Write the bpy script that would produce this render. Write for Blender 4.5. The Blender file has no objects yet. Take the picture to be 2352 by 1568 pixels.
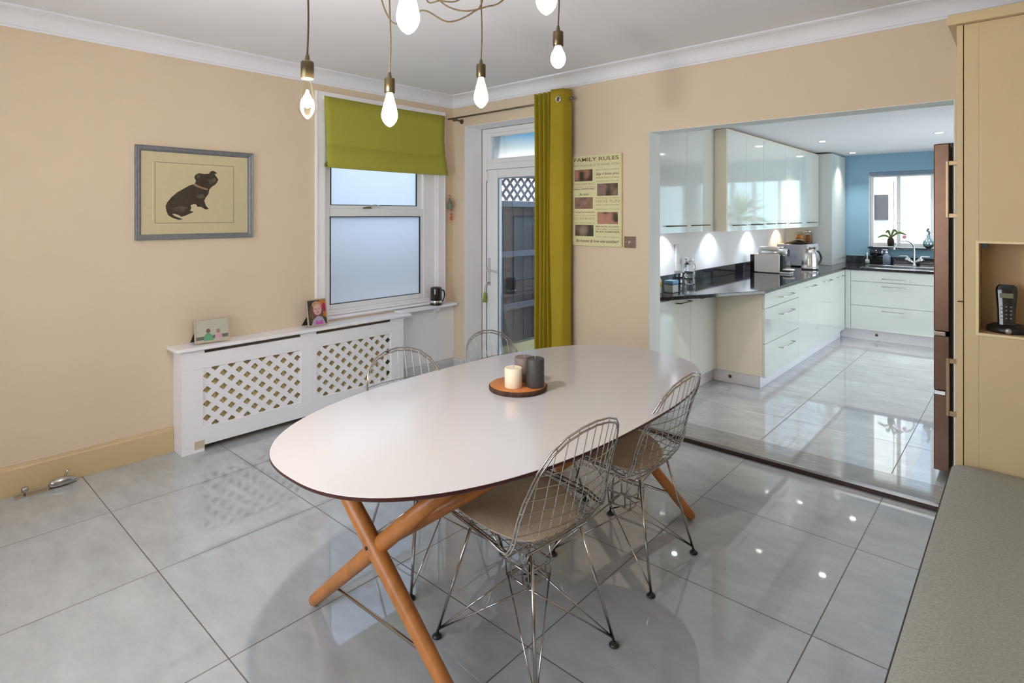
import bpy, bmesh, math, random
from mathutils import Vector, Matrix
random.seed(7)
S = bpy.context.scene
COL = S.collection
PI = math.pi

# ------------------------------------------------------------------ camera
FPX = 1321.0                       # focal length in pixels of the 2352 px wide frame
YAW = math.atan2(2362 - 1176, FPX)
CAMP = Vector((4.188, -3.80, 1.55))
cd = bpy.data.cameras.new('camera'); cam = bpy.data.objects.new('camera', cd); COL.objects.link(cam)
cam.location = CAMP; cam.rotation_euler = (PI/2, 0, YAW)
cd.sensor_width = 36; cd.lens = FPX/2352*36
cd.shift_y = -(784-493)/2352
cd.clip_start = 0.02; cd.clip_end = 200
S.camera = cam
# ------------------------------------------------------------------ view
S.view_settings.view_transform = 'Standard'
S.view_settings.look = 'None'
S.view_settings.gamma = 1
S.view_settings.use_curve_mapping = False
S.view_settings.exposure = 0.20
# ------------------------------------------------------------------ sky
W = bpy.data.worlds.new('sky'); S.world = W; W.use_nodes = True
nt = W.node_tree; nt.nodes.clear()
tc = nt.nodes.new('ShaderNodeTexCoord'); sp = nt.nodes.new('ShaderNodeSeparateXYZ')
nt.links.new(tc.outputs['Generated'], sp.inputs[0])
rp = nt.nodes.new('ShaderNodeValToRGB')
e = rp.color_ramp.elements
e[0].position = 0.0; e[0].color = (0.42, 0.44, 0.46, 1)
e[1].position = 1.0; e[1].color = (0.95, 1.1, 1.3, 1)
for p, c in ((0.096, (.50, .50, .50, 1)), (0.118, (0.20, 0.25, 0.28, 1)), (0.140, (0.035, 0.115, 0.215, 1)), (0.24, (0.05, 0.14, 0.26, 1)), (0.42, (0.62, 0.78, 1.0, 1))):
    k = e.new(p); k.color = c
bg = nt.nodes.new('ShaderNodeBackground'); bg.inputs['Strength'].default_value = 3.0
ow = nt.nodes.new('ShaderNodeOutputWorld')
nt.links.new(sp.outputs['Z'], rp.inputs[0]); nt.links.new(rp.outputs[0], bg.inputs['Color']); nt.links.new(bg.outputs[0], ow.inputs[0])
# ------------------------------------------------------------------ sun
sd = bpy.data.lights.new('sun', 'SUN'); sd.energy = 9; sd.angle = math.radians(2); sd.color = (1, .95, .88)
so = bpy.data.objects.new('sun', sd); COL.objects.link(so)
so.rotation_euler = Vector((0.0, 0.45, -0.90)).to_track_quat('-Z', 'Y').to_euler()
so.location = (6, -8, 8)
# lamp strengths used by the lamp builders below
BULB_W = 61.0
SPOT_W = 54.0
UNDER_W = 6.5
BACKFILL_W = 50.0  # added fill light behind the camera
KITFILL_W = 37.0  # added fill light at the kitchen's right wall

# ================================================================== helpers
def srgb(r, g, b):
    f = lambda c: (c/255/12.92) if c/255 <= .04045 else ((c/255+.055)/1.055)**2.4
    return (f(r), f(g), f(b))

MATS = {}
def mat(name, col, rough=.5, metal=0, spec=.5, noise=0, nscale=8, bump=0, bscale=200, emit=None, estr=0, coat=0, trans=0, stretch=None, ior=1.5, alpha=1):
    if name in MATS: return MATS[name]
    m = bpy.data.materials.new(name); m.use_nodes = True
    n = m.node_tree.nodes; l = m.node_tree.links
    b = n['Principled BSDF']
    b.inputs['Base Color'].default_value = (*col, 1); b.inputs['Roughness'].default_value = rough
    b.inputs['Metallic'].default_value = metal; b.inputs['Specular IOR Level'].default_value = spec
    b.inputs['Coat Weight'].default_value = coat; b.inputs['Coat Roughness'].default_value = .04
    b.inputs['Transmission Weight'].default_value = trans; b.inputs['IOR'].default_value = ior
    if emit: b.inputs['Emission Color'].default_value = (*emit, 1); b.inputs['Emission Strength'].default_value = estr
    if noise or bump:
        t = n.new('ShaderNodeTexCoord'); mp = n.new('ShaderNodeMapping')
        l.new(t.outputs['Object'], mp.inputs[0])
        if stretch: mp.inputs['Scale'].default_value = stretch
    if noise:
        x = n.new('ShaderNodeTexNoise'); x.inputs['Scale'].default_value = nscale; x.inputs['Detail'].default_value = 5
        l.new(mp.outputs[0], x.inputs['Vector'])
        r = n.new('ShaderNodeValToRGB')
        r.color_ramp.elements[0].position = .3; r.color_ramp.elements[1].position = .7
        r.color_ramp.elements[0].color = (*[max(0, c*(1-noise)) for c in col], 1)
        r.color_ramp.elements[1].color = (*[min(1, c*(1+noise)) for c in col], 1)
        l.new(x.outputs['Fac'], r.inputs[0]); l.new(r.outputs[0], b.inputs['Base Color'])
    if bump:
        x = n.new('ShaderNodeTexNoise'); x.inputs['Scale'].default_value = bscale; x.inputs['Detail'].default_value = 3
        l.new(mp.outputs[0], x.inputs['Vector'])
        bp = n.new('ShaderNodeBump'); bp.inputs['Strength'].default_value = bump; bp.inputs['Distance'].default_value = .002
        l.new(x.outputs['Fac'], bp.inputs['Height']); l.new(bp.outputs[0], b.inputs['Normal'])
    MATS[name] = m
    return m

def glassmat(name, tint=(1, 1, 1), refl=1.0, haze=0.0, hazecol=(.8, .85, .9)):
    """thin clear pane: straight-through transmission plus a Fresnel reflection"""
    m = bpy.data.materials.new(name); m.use_nodes = True
    n = m.node_tree.nodes; l = m.node_tree.links; n.clear()
    o = n.new('ShaderNodeOutputMaterial'); t = n.new('ShaderNodeBsdfTransparent'); t.inputs[0].default_value = (*tint, 1)
    g = n.new('ShaderNodeBsdfGlossy'); g.inputs['Roughness'].default_value = .01
    f = n.new('ShaderNodeFresnel'); f.inputs[0].default_value = 1.45
    mm = n.new('ShaderNodeMath'); mm.operation = 'MULTIPLY'; mm.inputs[1].default_value = refl
    l.new(f.outputs[0], mm.inputs[0])
    mx = n.new('ShaderNodeMixShader'); l.new(mm.outputs[0], mx.inputs[0]); l.new(t.outputs[0], mx.inputs[1]); l.new(g.outputs[0], mx.inputs[2])
    last = mx
    if haze:
        d = n.new('ShaderNodeBsdfTranslucent'); d.inputs[0].default_value = (*hazecol, 1)
        m2 = n.new('ShaderNodeMixShader'); m2.inputs[0].default_value = haze
        l.new(mx.outputs[0], m2.inputs[1]); l.new(d.outputs[0], m2.inputs[2]); last = m2
    l.new(last.outputs[0], o.inputs[0]); MATS[name] = m
    return m

def emat(name, col, s):
    m = bpy.data.materials.new(name); m.use_nodes = True
    n = m.node_tree.nodes; l = m.node_tree.links; n.clear()
    o = n.new('ShaderNodeOutputMaterial'); e = n.new('ShaderNodeEmission'); e.inputs[0].default_value = (*col, 1); e.inputs[1].default_value = s
    l.new(e.outputs[0], o.inputs[0]); return m

class MB:
    def __init__(s): s.bm = bmesh.new(); s.smooth = set()
    def face(s, vs, mi=0, sm=False):
        try: f = s.bm.faces.new(vs)
        except ValueError: return None
        f.material_index = mi; f.smooth = sm
        return f
    def box(s, x0, x1, y0, y1, z0, z1, mi=0):
        x0, x1 = min(x0, x1), max(x0, x1); y0, y1 = min(y0, y1), max(y0, y1); z0, z1 = min(z0, z1), max(z0, z1)
        v = [s.bm.verts.new(p) for p in ((x0,y0,z0),(x1,y0,z0),(x1,y1,z0),(x0,y1,z0),(x0,y0,z1),(x1,y0,z1),(x1,y1,z1),(x0,y1,z1))]
        for q in ((3,2,1,0),(4,5,6,7),(0,1,5,4),(1,2,6,5),(2,3,7,6),(3,0,4,7)): s.face([v[i] for i in q], mi)
        return s
    def prism(s, poly, d, mi=0, sm=False):
        """poly: list of 3D points (planar ring); d: offset vector"""
        d = Vector(d)
        a = [s.bm.verts.new(Vector(p)) for p in poly]; b = [s.bm.verts.new(Vector(p)+d) for p in poly]
        n = len(a)
        s.face(a[::-1], mi); s.face(b, mi)
        for i in range(n): s.face([a[i], a[(i+1) % n], b[(i+1) % n], b[i]], mi, sm)
        return s
    def poly(s, pts, mi=0):
        s.face([s.bm.verts.new(Vector(p)) for p in pts], mi); return s
    def tube(s, pts, r, n=8, closed=False, mi=0, cap=True):
        pts = [Vector(p) for p in pts]; N = len(pts)
        rr = r if isinstance(r, (list, tuple)) else [r]*N
        rings = []; prev = None
        for i, p in enumerate(pts):
            if closed: t = (pts[(i+1) % N]-pts[i-1])
            else: t = pts[min(i+1, N-1)]-pts[max(i-1, 0)]
            if t.length < 1e-9: t = Vector((0, 0, 1))
            t.normalize()
            if prev is None:
                a = Vector((0, 0, 1)) if abs(t.z) < .9 else Vector((1, 0, 0))
                u = t.cross(a).normalized()
            else:
                u = (prev - t*prev.dot(t))
                u = u.normalized() if u.length > 1e-6 else t.cross(Vector((0, 0, 1))).normalized()
            prev = u; w = t.cross(u)
            rings.append([s.bm.verts.new(p+(u*math.cos(2*PI*k/n)+w*math.sin(2*PI*k/n))*rr[i]) for k in range(n)])
        M = N if closed else N-1
        for i in range(M):
            A, B = rings[i], rings[(i+1) % N]
            for k in range(n): s.face([A[k], A[(k+1) % n], B[(k+1) % n], B[k]], mi, True)
        if cap and not closed:
            s.face(rings[0][::-1], mi); s.face(rings[-1], mi)
        return s
    def cyl(s, p0, p1, r0, r1=None, n=20, mi=0): return s.tube([p0, p1], [r0, r0 if r1 is None else r1], n, mi=mi)
    def lathe(s, prof, c=(0, 0, 0), n=28, mi=0, axis='z'):
        """prof: list of (radius, height)"""
        c = Vector(c); rings = []
        for r, h in prof:
            ring = []
            for k in range(n if r > 1e-5 else 1):
                a = 2*PI*k/n; x, y = r*math.cos(a), r*math.sin(a)
                p = {'z': (x, y, h), 'x': (h, x, y), 'y': (y, h, x)}[axis]
                ring.append(s.bm.verts.new(c+Vector(p)))
            rings.append(ring)
        for A, B in zip(rings, rings[1:]):
            if len(A) == 1 and len(B) == 1: continue
            for k in range(n):
                if len(A) == 1: s.face([A[0], B[(k+1) % n], B[k]], mi, True)
                elif len(B) == 1: s.face([A[k], A[(k+1) % n], B[0]], mi, True)
                else: s.face([A[k], A[(k+1) % n], B[(k+1) % n], B[k]], mi, True)
        if len(rings[0]) > 1: s.face(rings[0][::-1], mi)
        if len(rings[-1]) > 1: s.face(rings[-1], mi)
        return s
    def grid(s, rows, mi=0, closed_u=False, sm=True):
        R = [[s.bm.verts.new(Vector(p)) for p in r] for r in rows]
        for A, B in zip(R, R[1:]):
            m = len(A) if closed_u else len(A)-1
            for k in range(m): s.face([A[k], A[(k+1) % len(A)], B[(k+1) % len(B)], B[k]], mi, sm)
        return R
    def build(s, name, mats, parent=None, bevel=0, seg=2, local=False, smooth_angle=None, label=None):
        bmesh.ops.recalc_face_normals(s.bm, faces=s.bm.faces[:])
        if parent is not None and not local:
            r = parent
            while r.parent: r = r.parent
            off = -r.location
            for v in s.bm.verts: v.co += off
        me = bpy.data.meshes.new(name); s.bm.to_mesh(me); s.bm.free()
        o = bpy.data.objects.new(name, me); COL.objects.link(o)
        for m in (mats if isinstance(mats, (list, tuple)) else [mats]): me.materials.append(m)
        if parent is not None: o.parent = parent
        if bevel:
            b = o.modifiers.new('bevel', 'BEVEL'); b.width = bevel; b.segments = seg; b.limit_method = 'ANGLE'; b.angle_limit = math.radians(40)
        if label: o['label'] = label
        return o

def thing(name, label, cat, loc=(0, 0, 0), rz=0, group=None):
    o = bpy.data.objects.new(name, None); COL.objects.link(o); o.empty_display_size = .1
    o.location = loc; o.rotation_euler = (0, 0, rz); o['label'] = label; o['category'] = cat
    if group: o['group'] = group
    return o
def tag(o, label, cat, group=None):
    o['label'] = label; o['category'] = cat
    if group: o['group'] = group
    return o
def struct(name, mb, m, label=None, bevel=0, parent=None):
    o = mb.build(name, m, parent, bevel=bevel)
    if parent is None:
        o['kind'] = 'structure'
        if label: o['label'] = label
    return o
def dup(root, loc, rz, label, group=None):
    r = root.copy(); COL.objects.link(r); r.location = loc; r.rotation_euler = (0, 0, rz); r['label'] = label
    if group: r['group'] = group
    for ch in list(root.children):
        c = ch.copy(); COL.objects.link(c); c.parent = r
        for g in list(ch.children):
            d = g.copy(); COL.objects.link(d); d.parent = c
    return r
def spline(P, n=8):
    P = [Vector(p) for p in P]; out = []
    Q = [P[0]*2-P[1]]+P+[P[-1]*2-P[-2]]
    for i in range(1, len(Q)-2):
        a, b, c, d = Q[i-1:i+3]
        for k in range(n):
            t = k/n
            out.append(.5*((2*b)+(c-a)*t+(2*a-5*b+4*c-d)*t*t+(3*b-a-3*c+d)*t**3))
    out.append(P[-1]); return out
def lamp(name, kind, loc, watts, col, parent, radius=.03, spot=None, blend=.5, direction=None):
    d = bpy.data.lights.new(name, kind); d.energy = watts; d.color = col; d.shadow_soft_size = radius
    if kind == 'SPOT': d.spot_size = spot; d.spot_blend = blend
    o = bpy.data.objects.new(name, d); COL.objects.link(o); o.parent = parent
    r = parent
    while r.parent: r = r.parent
    o.location = Vector(loc)-r.location
    if direction: o.rotation_euler = Vector(direction).to_track_quat('-Z', 'Y').to_euler()
    return o

# ================================================================== materials
wall_cream = mat('cream_wall_paint', srgb(224, 205, 180), .85, noise=.02, nscale=3, bump=.15, bscale=90)
wall_white = mat('white_wall_paint', srgb(246, 245, 247), .8, noise=.015, nscale=4)
wall_blue = mat('blue_wall_paint', srgb(136, 176, 198), .8, noise=.015, nscale=4)
ceil_m = mat('ceiling_paint', srgb(238, 239, 246), .9, noise=.02, nscale=2.5, bump=.1, bscale=60)
kceil_m = mat('kitchen_ceiling_paint', srgb(240, 241, 246), .85)
gloss_white = mat('white_gloss_woodwork', srgb(247, 245, 249), .35, noise=.01, nscale=5)
upvc = mat('white_window_plastic', srgb(240, 241, 243), .25)
skirt_m = mat('aged_cream_skirting', srgb(208, 184, 142), .5, noise=.06, nscale=6, stretch=(1, .3, 1))
skirt_w = mat('greyed_white_skirting', srgb(205, 203, 202), .5, noise=.03, nscale=6)
black_m = mat('black_plastic', (.012, .012, .013), .35)
dark_m = mat('dark_gap', (.006, .005, .005), .9)
chrome = mat('chrome_wire', (.50, .465, .43), .12, metal=1)
chrome_b = mat('bright_chrome', (.85, .85, .86), .08, metal=1)
steel = mat('brushed_steel', (.62, .60, .57), .28, metal=1, noise=.08, nscale=30, stretch=(1, 1, .05))
nickel = mat('satin_nickel_handle', (.66, .62, .55), .25, metal=1)
bronze = mat('aged_bronze_metal', srgb(96, 84, 62), .32, metal=.85, noise=.1, nscale=20)
cab_gloss = mat('gloss_white_cabinet_door', srgb(222, 228, 222), .07, coat=.6, spec=.6)
cab_side = mat('cream_cabinet_carcass', srgb(236, 226, 206), .35)
granite = None
beech = mat('beech_wood', srgb(184, 116, 58), .38, noise=.16, nscale=5, stretch=(6, 6, .8))
pad_m = mat('taupe_seat_pad_fabric', srgb(224, 205, 178), .8, noise=.06, nscale=60, bump=.3, bscale=300)
glass = glassmat('clear_window_glass', (.97, .985, .98), .8)
thin_glass = glassmat('thin_clear_glass', (.95, .97, .97), .3)
pic_glass = glassmat('picture_glass', (1, 1, 1), .9)

def tile_material():
    m = bpy.data.materials.new('polished_grey_floor_tiles'); m.use_nodes = True
    n = m.node_tree.nodes; l = m.node_tree.links; b = n['Principled BSDF']
    tc = n.new('ShaderNodeTexCoord'); sp = n.new('ShaderNodeSeparateXYZ'); l.new(tc.outputs['Object'], sp.inputs[0])
    def M(op, a, b_=None):
        x = n.new('ShaderNodeMath'); x.operation = op
        for i, v in enumerate((a, b_)):
            if v is None: continue
            if isinstance(v, (int, float)): x.inputs[i].default_value = v
            else: l.new(v, x.inputs[i])
        return x.outputs[0]
    def line(axis, x0, p, w):
        u = M('DIVIDE', M('SUBTRACT', sp.outputs[axis], x0), p)
        d = M('MULTIPLY', M('ABSOLUTE', M('SUBTRACT', M('FRACT', M('ADD', u, .5)), .5)), p)
        return M('LESS_THAN', d, w), M('FLOOR', u)
    lx, ix = line('X', 3.594, .742, .0024); ly, iy = line('Y', -.746, .740, .0024)
    g = M('MAXIMUM', lx, ly)
    cmb = n.new('ShaderNodeCombineXYZ'); l.new(ix, cmb.inputs[0]); l.new(iy, cmb.inputs[1])
    wn = n.new('ShaderNodeTexWhiteNoise'); l.new(cmb.outputs[0], wn.inputs['Vector'])
    ad = n.new('ShaderNodeVectorMath'); ad.operation = 'MULTIPLY_ADD'
    l.new(wn.outputs['Color'], ad.inputs[0]); ad.inputs[1].default_value = (9, 9, 9); l.new(tc.outputs['Object'], ad.inputs[2])
    mp = n.new('ShaderNodeMapping'); l.new(ad.outputs[0], mp.inputs[0]); mp.inputs['Scale'].default_value = (1.6, 3.6, 1); mp.inputs['Rotation'].default_value = (0, 0, .25)
    nz = n.new('ShaderNodeTexNoise'); nz.inputs['Scale'].default_value = 2.2; nz.inputs['Detail'].default_value = 9; nz.inputs['Roughness'].default_value = .68
    l.new(mp.outputs[0], nz.inputs['Vector'])
    r = n.new('ShaderNodeValToRGB'); r.color_ramp.elements[0].position = .28; r.color_ramp.elements[1].position = .72
    r.color_ramp.elements[0].color = (*srgb(166, 170, 174), 1); r.color_ramp.elements[1].color = (*srgb(190, 194, 198), 1)
    l.new(nz.outputs['Fac'], r.inputs[0])
    nz2 = n.new('ShaderNodeTexNoise'); nz2.inputs['Scale'].default_value = 11; nz2.inputs['Detail'].default_value = 6; nz2.inputs['Roughness'].default_value = .7
    l.new(mp.outputs[0], nz2.inputs['Vector'])
    r2 = n.new('ShaderNodeValToRGB'); r2.color_ramp.elements[0].position = .24; r2.color_ramp.elements[1].position = .38
    r2.color_ramp.elements[0].color = (.82, .82, .82, 1); r2.color_ramp.elements[1].color = (1, 1, 1, 1)
    l.new(nz2.outputs['Fac'], r2.inputs[0])
    mu = n.new('ShaderNodeMix'); mu.data_type = 'RGBA'; mu.blend_type = 'MULTIPLY'; mu.inputs[0].default_value = 1
    l.new(r.outputs[0], mu.inputs[6]); l.new(r2.outputs[0], mu.inputs[7])
    mx = n.new('ShaderNodeMix'); mx.data_type = 'RGBA'; l.new(g, mx.inputs[0]); l.new(mu.outputs[2], mx.inputs[6]); mx.inputs[7].default_value = (*srgb(92, 84, 78), 1)
    l.new(mx.outputs[2], b.inputs['Base Color'])
    ro = M('ADD', M('MULTIPLY', g, .6), .03); l.new(ro, b.inputs['Roughness'])
    b.inputs['Specular IOR Level'].default_value = 1.0; b.inputs['IOR'].default_value = 1.62
    return m
tile = tile_material()

def speckle(name, base, fleck, rough):
    m = bpy.data.materials.new(name); m.use_nodes = True
    n = m.node_tree.nodes; l = m.node_tree.links; b = n['Principled BSDF']
    tc = n.new('ShaderNodeTexCoord'); v = n.new('ShaderNodeTexVoronoi'); v.inputs['Scale'].default_value = 260
    l.new(tc.outputs['Object'], v.inputs['Vector'])
    r = n.new('ShaderNodeValToRGB'); r.color_ramp.elements[0].position = .55; r.color_ramp.elements[1].position = .95
    r.color_ramp.elements[0].color = (*base, 1); r.color_ramp.elements[1].color = (*fleck, 1)
    s = n.new('ShaderNodeSeparateColor'); l.new(v.outputs['Color'], s.inputs[0]); l.new(s.outputs[0], r.inputs[0]); l.new(r.outputs[0], b.inputs['Base Color'])
    b.inputs['Roughness'].default_value = rough; b.inputs['Specular IOR Level'].default_value = .6
    return m
granite = speckle('black_speckled_granite', (.012, .012, .014), (.06, .06, .075), .06)

# ================================================================== SETTING: dining room
CH = 2.69     # dining ceiling
HB = 2.157    # header over the kitchen opening
KF = .04      # kitchen floor level
KC = 2.345    # kitchen ceiling
RX = 4.72     # right wall
BY = -4.9     # wall behind the camera
struct('floor', MB().box(-.3, RX, BY, -.08, -.12, 0), tile)
mb = MB().box(1.5, 5.3, -.074, 5.3, -.12, KF)
struct('floor_kitchen', mb, tile)
mb = MB().box(2.12, 3.9, -.086, -.079, 0.0, KF-.012, 0).box(2.12, 3.9, -.09, -.074, KF-.012, KF+.002, 1)
struct('trim_1', mb, [mat('dark_brown_step_riser', srgb(58, 40, 34), .4), mat('brushed_step_nosing', (.5, .47, .45), .25, metal=1)], label='dark step edge with a metal nosing below the kitchen opening')
thr = mat('dark_grey_threshold_tile', srgb(150, 150, 150), .05, noise=.12, nscale=14, stretch=(1, 3, 1), spec=.62)
struct('trim_2', MB().box(2.12, 3.9, -.072, .168, KF-.004, KF+.0015), thr, label='darker grey threshold strip in the kitchen opening')

# left wall with the window hole
wy0, wy1, wz0, wz1 = -1.40, -.19, .73, 2.47
mb = MB()
mb.box(-.3, 0, BY, wy0, -.1, 2.9); mb.box(-.3, 0, wy1, .35, -.1, 2.9)
mb.box(-.3, 0, wy0, wy1, -.1, wz0); mb.box(-.3, 0, wy0, wy1, wz1, 2.9)
struct('wall_left', mb, wall_cream)
# far wall: door recess left, opening right
mb = MB()
mb.box(0, .165, 0, .33, -.1, 2.9); mb.box(.165, 1.2, 0, .33, 2.395, 2.9); mb.box(1.2, 1.6, 0, .33, -.1, 2.9)
mb.box(1.6, 2.12, 0, .168, -.1, 2.9); mb.box(2.12, 3.9, 0, .168, HB, 2.9); mb.box(3.9, RX, 0, .168, -.1, 2.9)
struct('wall_far', mb, wall_cream)
kjamb = mat('pale_grey_reveal_paint', srgb(232, 238, 236), .6)
mb = MB().box(2.12, 2.124, .003, .168, KF, HB).box(2.124, 3.9, .003, .168, HB-.004, HB).box(3.896, 3.9, .003, .168, KF, HB-.004)
struct('trim_3', mb, kjamb, label='pale painted lining of the kitchen opening')
mb = MB().box(.165, .169, .002, .225, 0, 2.395).box(.169, 1.2, .002, .225, 2.391, 2.395).box(1.196, 1.2, .002, .225, 0, 2.391)
struct('trim_4', mb, wall_white, label='white lining of the garden door recess')
struct('wall_right', MB().box(RX, RX+.2, BY, 0, -.1, 2.9), wall_cream)
bwx0, bwx1, bwz0, bwz1 = 1.0, 3.5, .75, 2.3
struct('wall_back', MB().box(-.3, bwx0, BY-.2, BY, -.1, 2.9).box(bwx1, RX+.2, BY-.2, BY, -.1, 2.9).box(bwx0, bwx1, BY-.2, BY, -.1, bwz0).box(bwx0, bwx1, BY-.2, BY, bwz1, 2.9), wall_cream)
w3 = bpy.data.objects.new('added_window_back', None); COL.objects.link(w3); w3['kind'] = 'structure'; w3.location = (2.25, BY-.1, bwz0)  # invented window out of view, added to let fill light in
MB().box(bwx0, bwx1, BY-.14, BY-.08, bwz0, bwz0+.06).box(bwx0, bwx1, BY-.14, BY-.08, bwz1-.06, bwz1).box(bwx0, bwx0+.06, BY-.14, BY-.08, bwz0, bwz1).box(bwx1-.06, bwx1, BY-.14, BY-.08, bwz0, bwz1).box(2.22, 2.28, BY-.14, BY-.08, bwz0, bwz1).build('window_frame', upvc, w3)
MB().box(bwx0+.06, bwx1-.06, BY-.114, BY-.108, bwz0+.06, bwz1-.06).build('window_pane', glass, w3)
ad_ = bpy.data.lights.new('fill_light_back', 'AREA'); ad_.shape = 'RECTANGLE'; ad_.size = 2.4; ad_.size_y = 1.45; ad_.energy = BACKFILL_W; ad_.color = (.93, .96, 1)  # added area light outside that window, brightens the dining room
ao = bpy.data.objects.new('fill_light_back', ad_); COL.objects.link(ao); ao.location = (2.25, BY-.16, 1.52); ao.rotation_euler = (PI/2, 0, PI)
ao.rotation_euler = Vector((0, 1, 0)).to_track_quat('-Z', 'Y').to_euler()
struct('ceiling', MB().box(-.3, RX+.2, BY-.2, .4, CH, 2.9), ceil_m)
struct('trim_5', MB().box(0, .012, -.70, -.001, .0, .66), wall_white, label='white painted wall panel under the window sill')

# coving: concave section swept along left and far walls
def coving(name, p0, p1, inward, label):
    p0, p1, inw = Vector(p0), Vector(p1), Vector(inward)
    prof = [(0, -.105), (.006, -.105), (.008, -.092), (.014, -.09)]
    for k in range(9):
        a = k/8*PI/2
        prof.append((.014+.075*(1-math.cos(a)), -.09+.075*math.sin(a)))
    prof += [(.093, -.012), (.105, -.010), (.107, 0), (0, 0)]
    m = MB()
    m.grid([[p+inw*a+Vector((0, 0, CH-.0005+b)) for a, b in prof] for p in (p0, p1)], sm=False)
    m.bm.faces.ensure_lookup_table()
    return struct(name, m, ceil_m, label)
coving('trim_6', (0.0005, BY, 0), (0.0005, -.0005, 0), (1, 0, 0), 'white curved coving along the left wall')
coving('trim_7', (.0005, -.0005, 0), (RX, -.0005, 0), (0, -1, 0), 'white curved coving along the far wall')

def skirting(name, pts, m, label=None):
    mb = MB()
    prof = [(0, 0), (.02, 0), (.02, .140), (.016, .148), (.012, .150), (.010, .160), (0, .162)]
    for (p0, p1, inw) in pts:
        p0, p1, inw = Vector(p0), Vector(p1), Vector(inw)
        mb.grid([[p+inw*(a+.0005)+Vector((0, 0, b+.0005)) for a, b in prof] for p in (p0, p1)], sm=False)
        for p in (p0, p1): mb.poly([p+inw*(a+.0005)+Vector((0, 0, b+.0005)) for a, b in prof])
    return struct(name, mb, m, label)
skirting('baseboard_left', [((0, BY, 0), (0, -2.476, 0), (1, 0, 0))], skirt_m)
skirting('baseboard_corner', [((.012, -.72, 0), (.012, -.021, 0), (1, 0, 0)), ((.012, 0, 0), (.165, 0, 0), (0, -1, 0))], skirt_w)
skirting('baseboard_far', [((1.2, 0, 0), (2.115, 0, 0), (0, -1, 0))], skirt_m)

# ================================================================== window_1 (left wall)
win = bpy.data.objects.new('window_1', None); COL.objects.link(win); win['kind'] = 'structure'
win.location = (0, -.8, wz0)
mb = MB()   # architrave
mb.box(.0005, .02, -1.467, -1.385, .705, 2.53); mb.box(.0005, .02, -.205, -.118, .705, 2.53); mb.box(.0005, .02, -1.385, -.205, 2.455, 2.53)
mb.box(.02, .028, -1.467, -1.45, .705, 2.53); mb.box(.02, .028, -.135, -.118, .705, 2.53)
mb.build('architrave', gloss_white, win, bevel=.003)
mb = MB()   # box frame and jambs
mb.box(-.12, 0, -1.3995, -1.375, .735, 2.465); mb.box(-.12, 0, -.215, -.1905, .735, 2.465); mb.box(-.12, 0, -1.375, -.215, 2.44, 2.465)
mb.box(-.12, -.002, -1.375, -.215, .735, .755)
mb.box(-.10, -.022, -1.375, -1.352, .755, 2.44); mb.box(-.10, -.022, -.262, -.215, .755, 2.44)
mb.box(-.085, -.012, -1.352, -.262, .755, .775)
mb.build('window_frame', gloss_white, win, bevel=.003)
frost = glassmat('frosted_glass', (.9, .95, 1), .5, haze=.82, hazecol=(.90, .96, 1.0))
def frost_mat():
    m = bpy.data.materials.new('pebbled_frosted_glass'); m.use_nodes = True
    n = m.node_tree.nodes; l = m.node_tree.links; b = n['Principled BSDF']
    b.inputs['Base Color'].default_value = (*srgb(218, 230, 246), 1); b.inputs['Roughness'].default_value = .42
    b.inputs['Transmission Weight'].default_value = 1; b.inputs['IOR'].default_value = 1.25
    t = n.new('ShaderNodeTexCoord'); x = n.new('ShaderNodeTexNoise'); x.inputs['Scale'].default_value = 120; l.new(t.outputs['Object'], x.inputs['Vector'])
    bp = n.new('ShaderNodeBump'); bp.inputs['Strength'].default_value = .6; bp.inputs['Distance'].default_value = .004
    l.new(x.outputs['Fac'], bp.inputs['Height']); l.new(bp.outputs[0], b.inputs['Normal'])
    return m
fg = frost_mat()
def sash(x, y0, y1, z0, z1, st, rt, rb, nm):
    m = MB()
    m.box(x-.02, x+.02, y0, y0+st, z0, z1); m.box(x-.02, x+.02, y1-st, y1, z0, z1)
    m.box(x-.02, x+.02, y0+st, y1-st, z0, z0+rb); m.box(x-.02, x+.02, y0+st, y1-st, z1-rt, z1)
    s_ = m.build(nm, upvc, win, bevel=.004)
    g = MB()
    t = .008
    g.box(x+.012, x+.0215, y0+st, y0+st+t, z0+rb, z1-rt); g.box(x+.012, x+.0215, y1-st-t, y1-st, z0+rb, z1-rt)
    g.box(x+.012, x+.0215, y0+st, y1-st, z0+rb, z0+rb+t*.6); g.box(x+.012, x+.0215, y0+st, y1-st, z1-rt-t*.6, z1-rt)
    g.build('gasket', black_m, s_)
    p = MB(); p.box(x-.004, x+.004, y0+st, y1-st, z0+rb, z1-rt); p.build('frosted_pane', fg, s_)
    return s_
fg = glassmat('pebbled_frosted_pane', (.85, .92, 1), .6, haze=.9, hazecol=(.95, .97, 1.0))
low = sash(-.045, -1.352, -.352, .775, 1.60, .035, .065, .045, 'lower_sash')
up = sash(-.075, -1.345, -.352, 1.58, 2.44, .05, .05, .05, 'upper_sash')
MB().box(-.10, -.02, -.352, -.262, .775, 2.44).build('sash_channel', gloss_white, win, bevel=.004)
h = MB(); h.box(-.03, -.005, -1.02, -.93, 1.602, 1.612); h.box(-.028, -.008, -.985, -.94, 1.612, 1.622)
h.tube(spline([(-.015, -1.0, 1.616), (-.0, -.96, 1.622), (-.0, -.90, 1.632), (-.005, -.86, 1.628)], 5), .007, 8)
h.build('sash_catch', chrome_b, win)
MB().box(-.02, .10, -.70, -.03, .68, .705).box(-.02, .012, -1.52, -.70, .705, .712).box(-.01, .025, -1.46, -.12, .712, .733).build('window_sill', gloss_white, win, bevel=.004)
mb = MB().prism([(.013, -.26, .679), (.085, -.26, .679), (.075, -.26, .655), (.03, -.26, .64), (.025, -.26, .60), (.013, -.26, .59)], (0, .03, 0))
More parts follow.
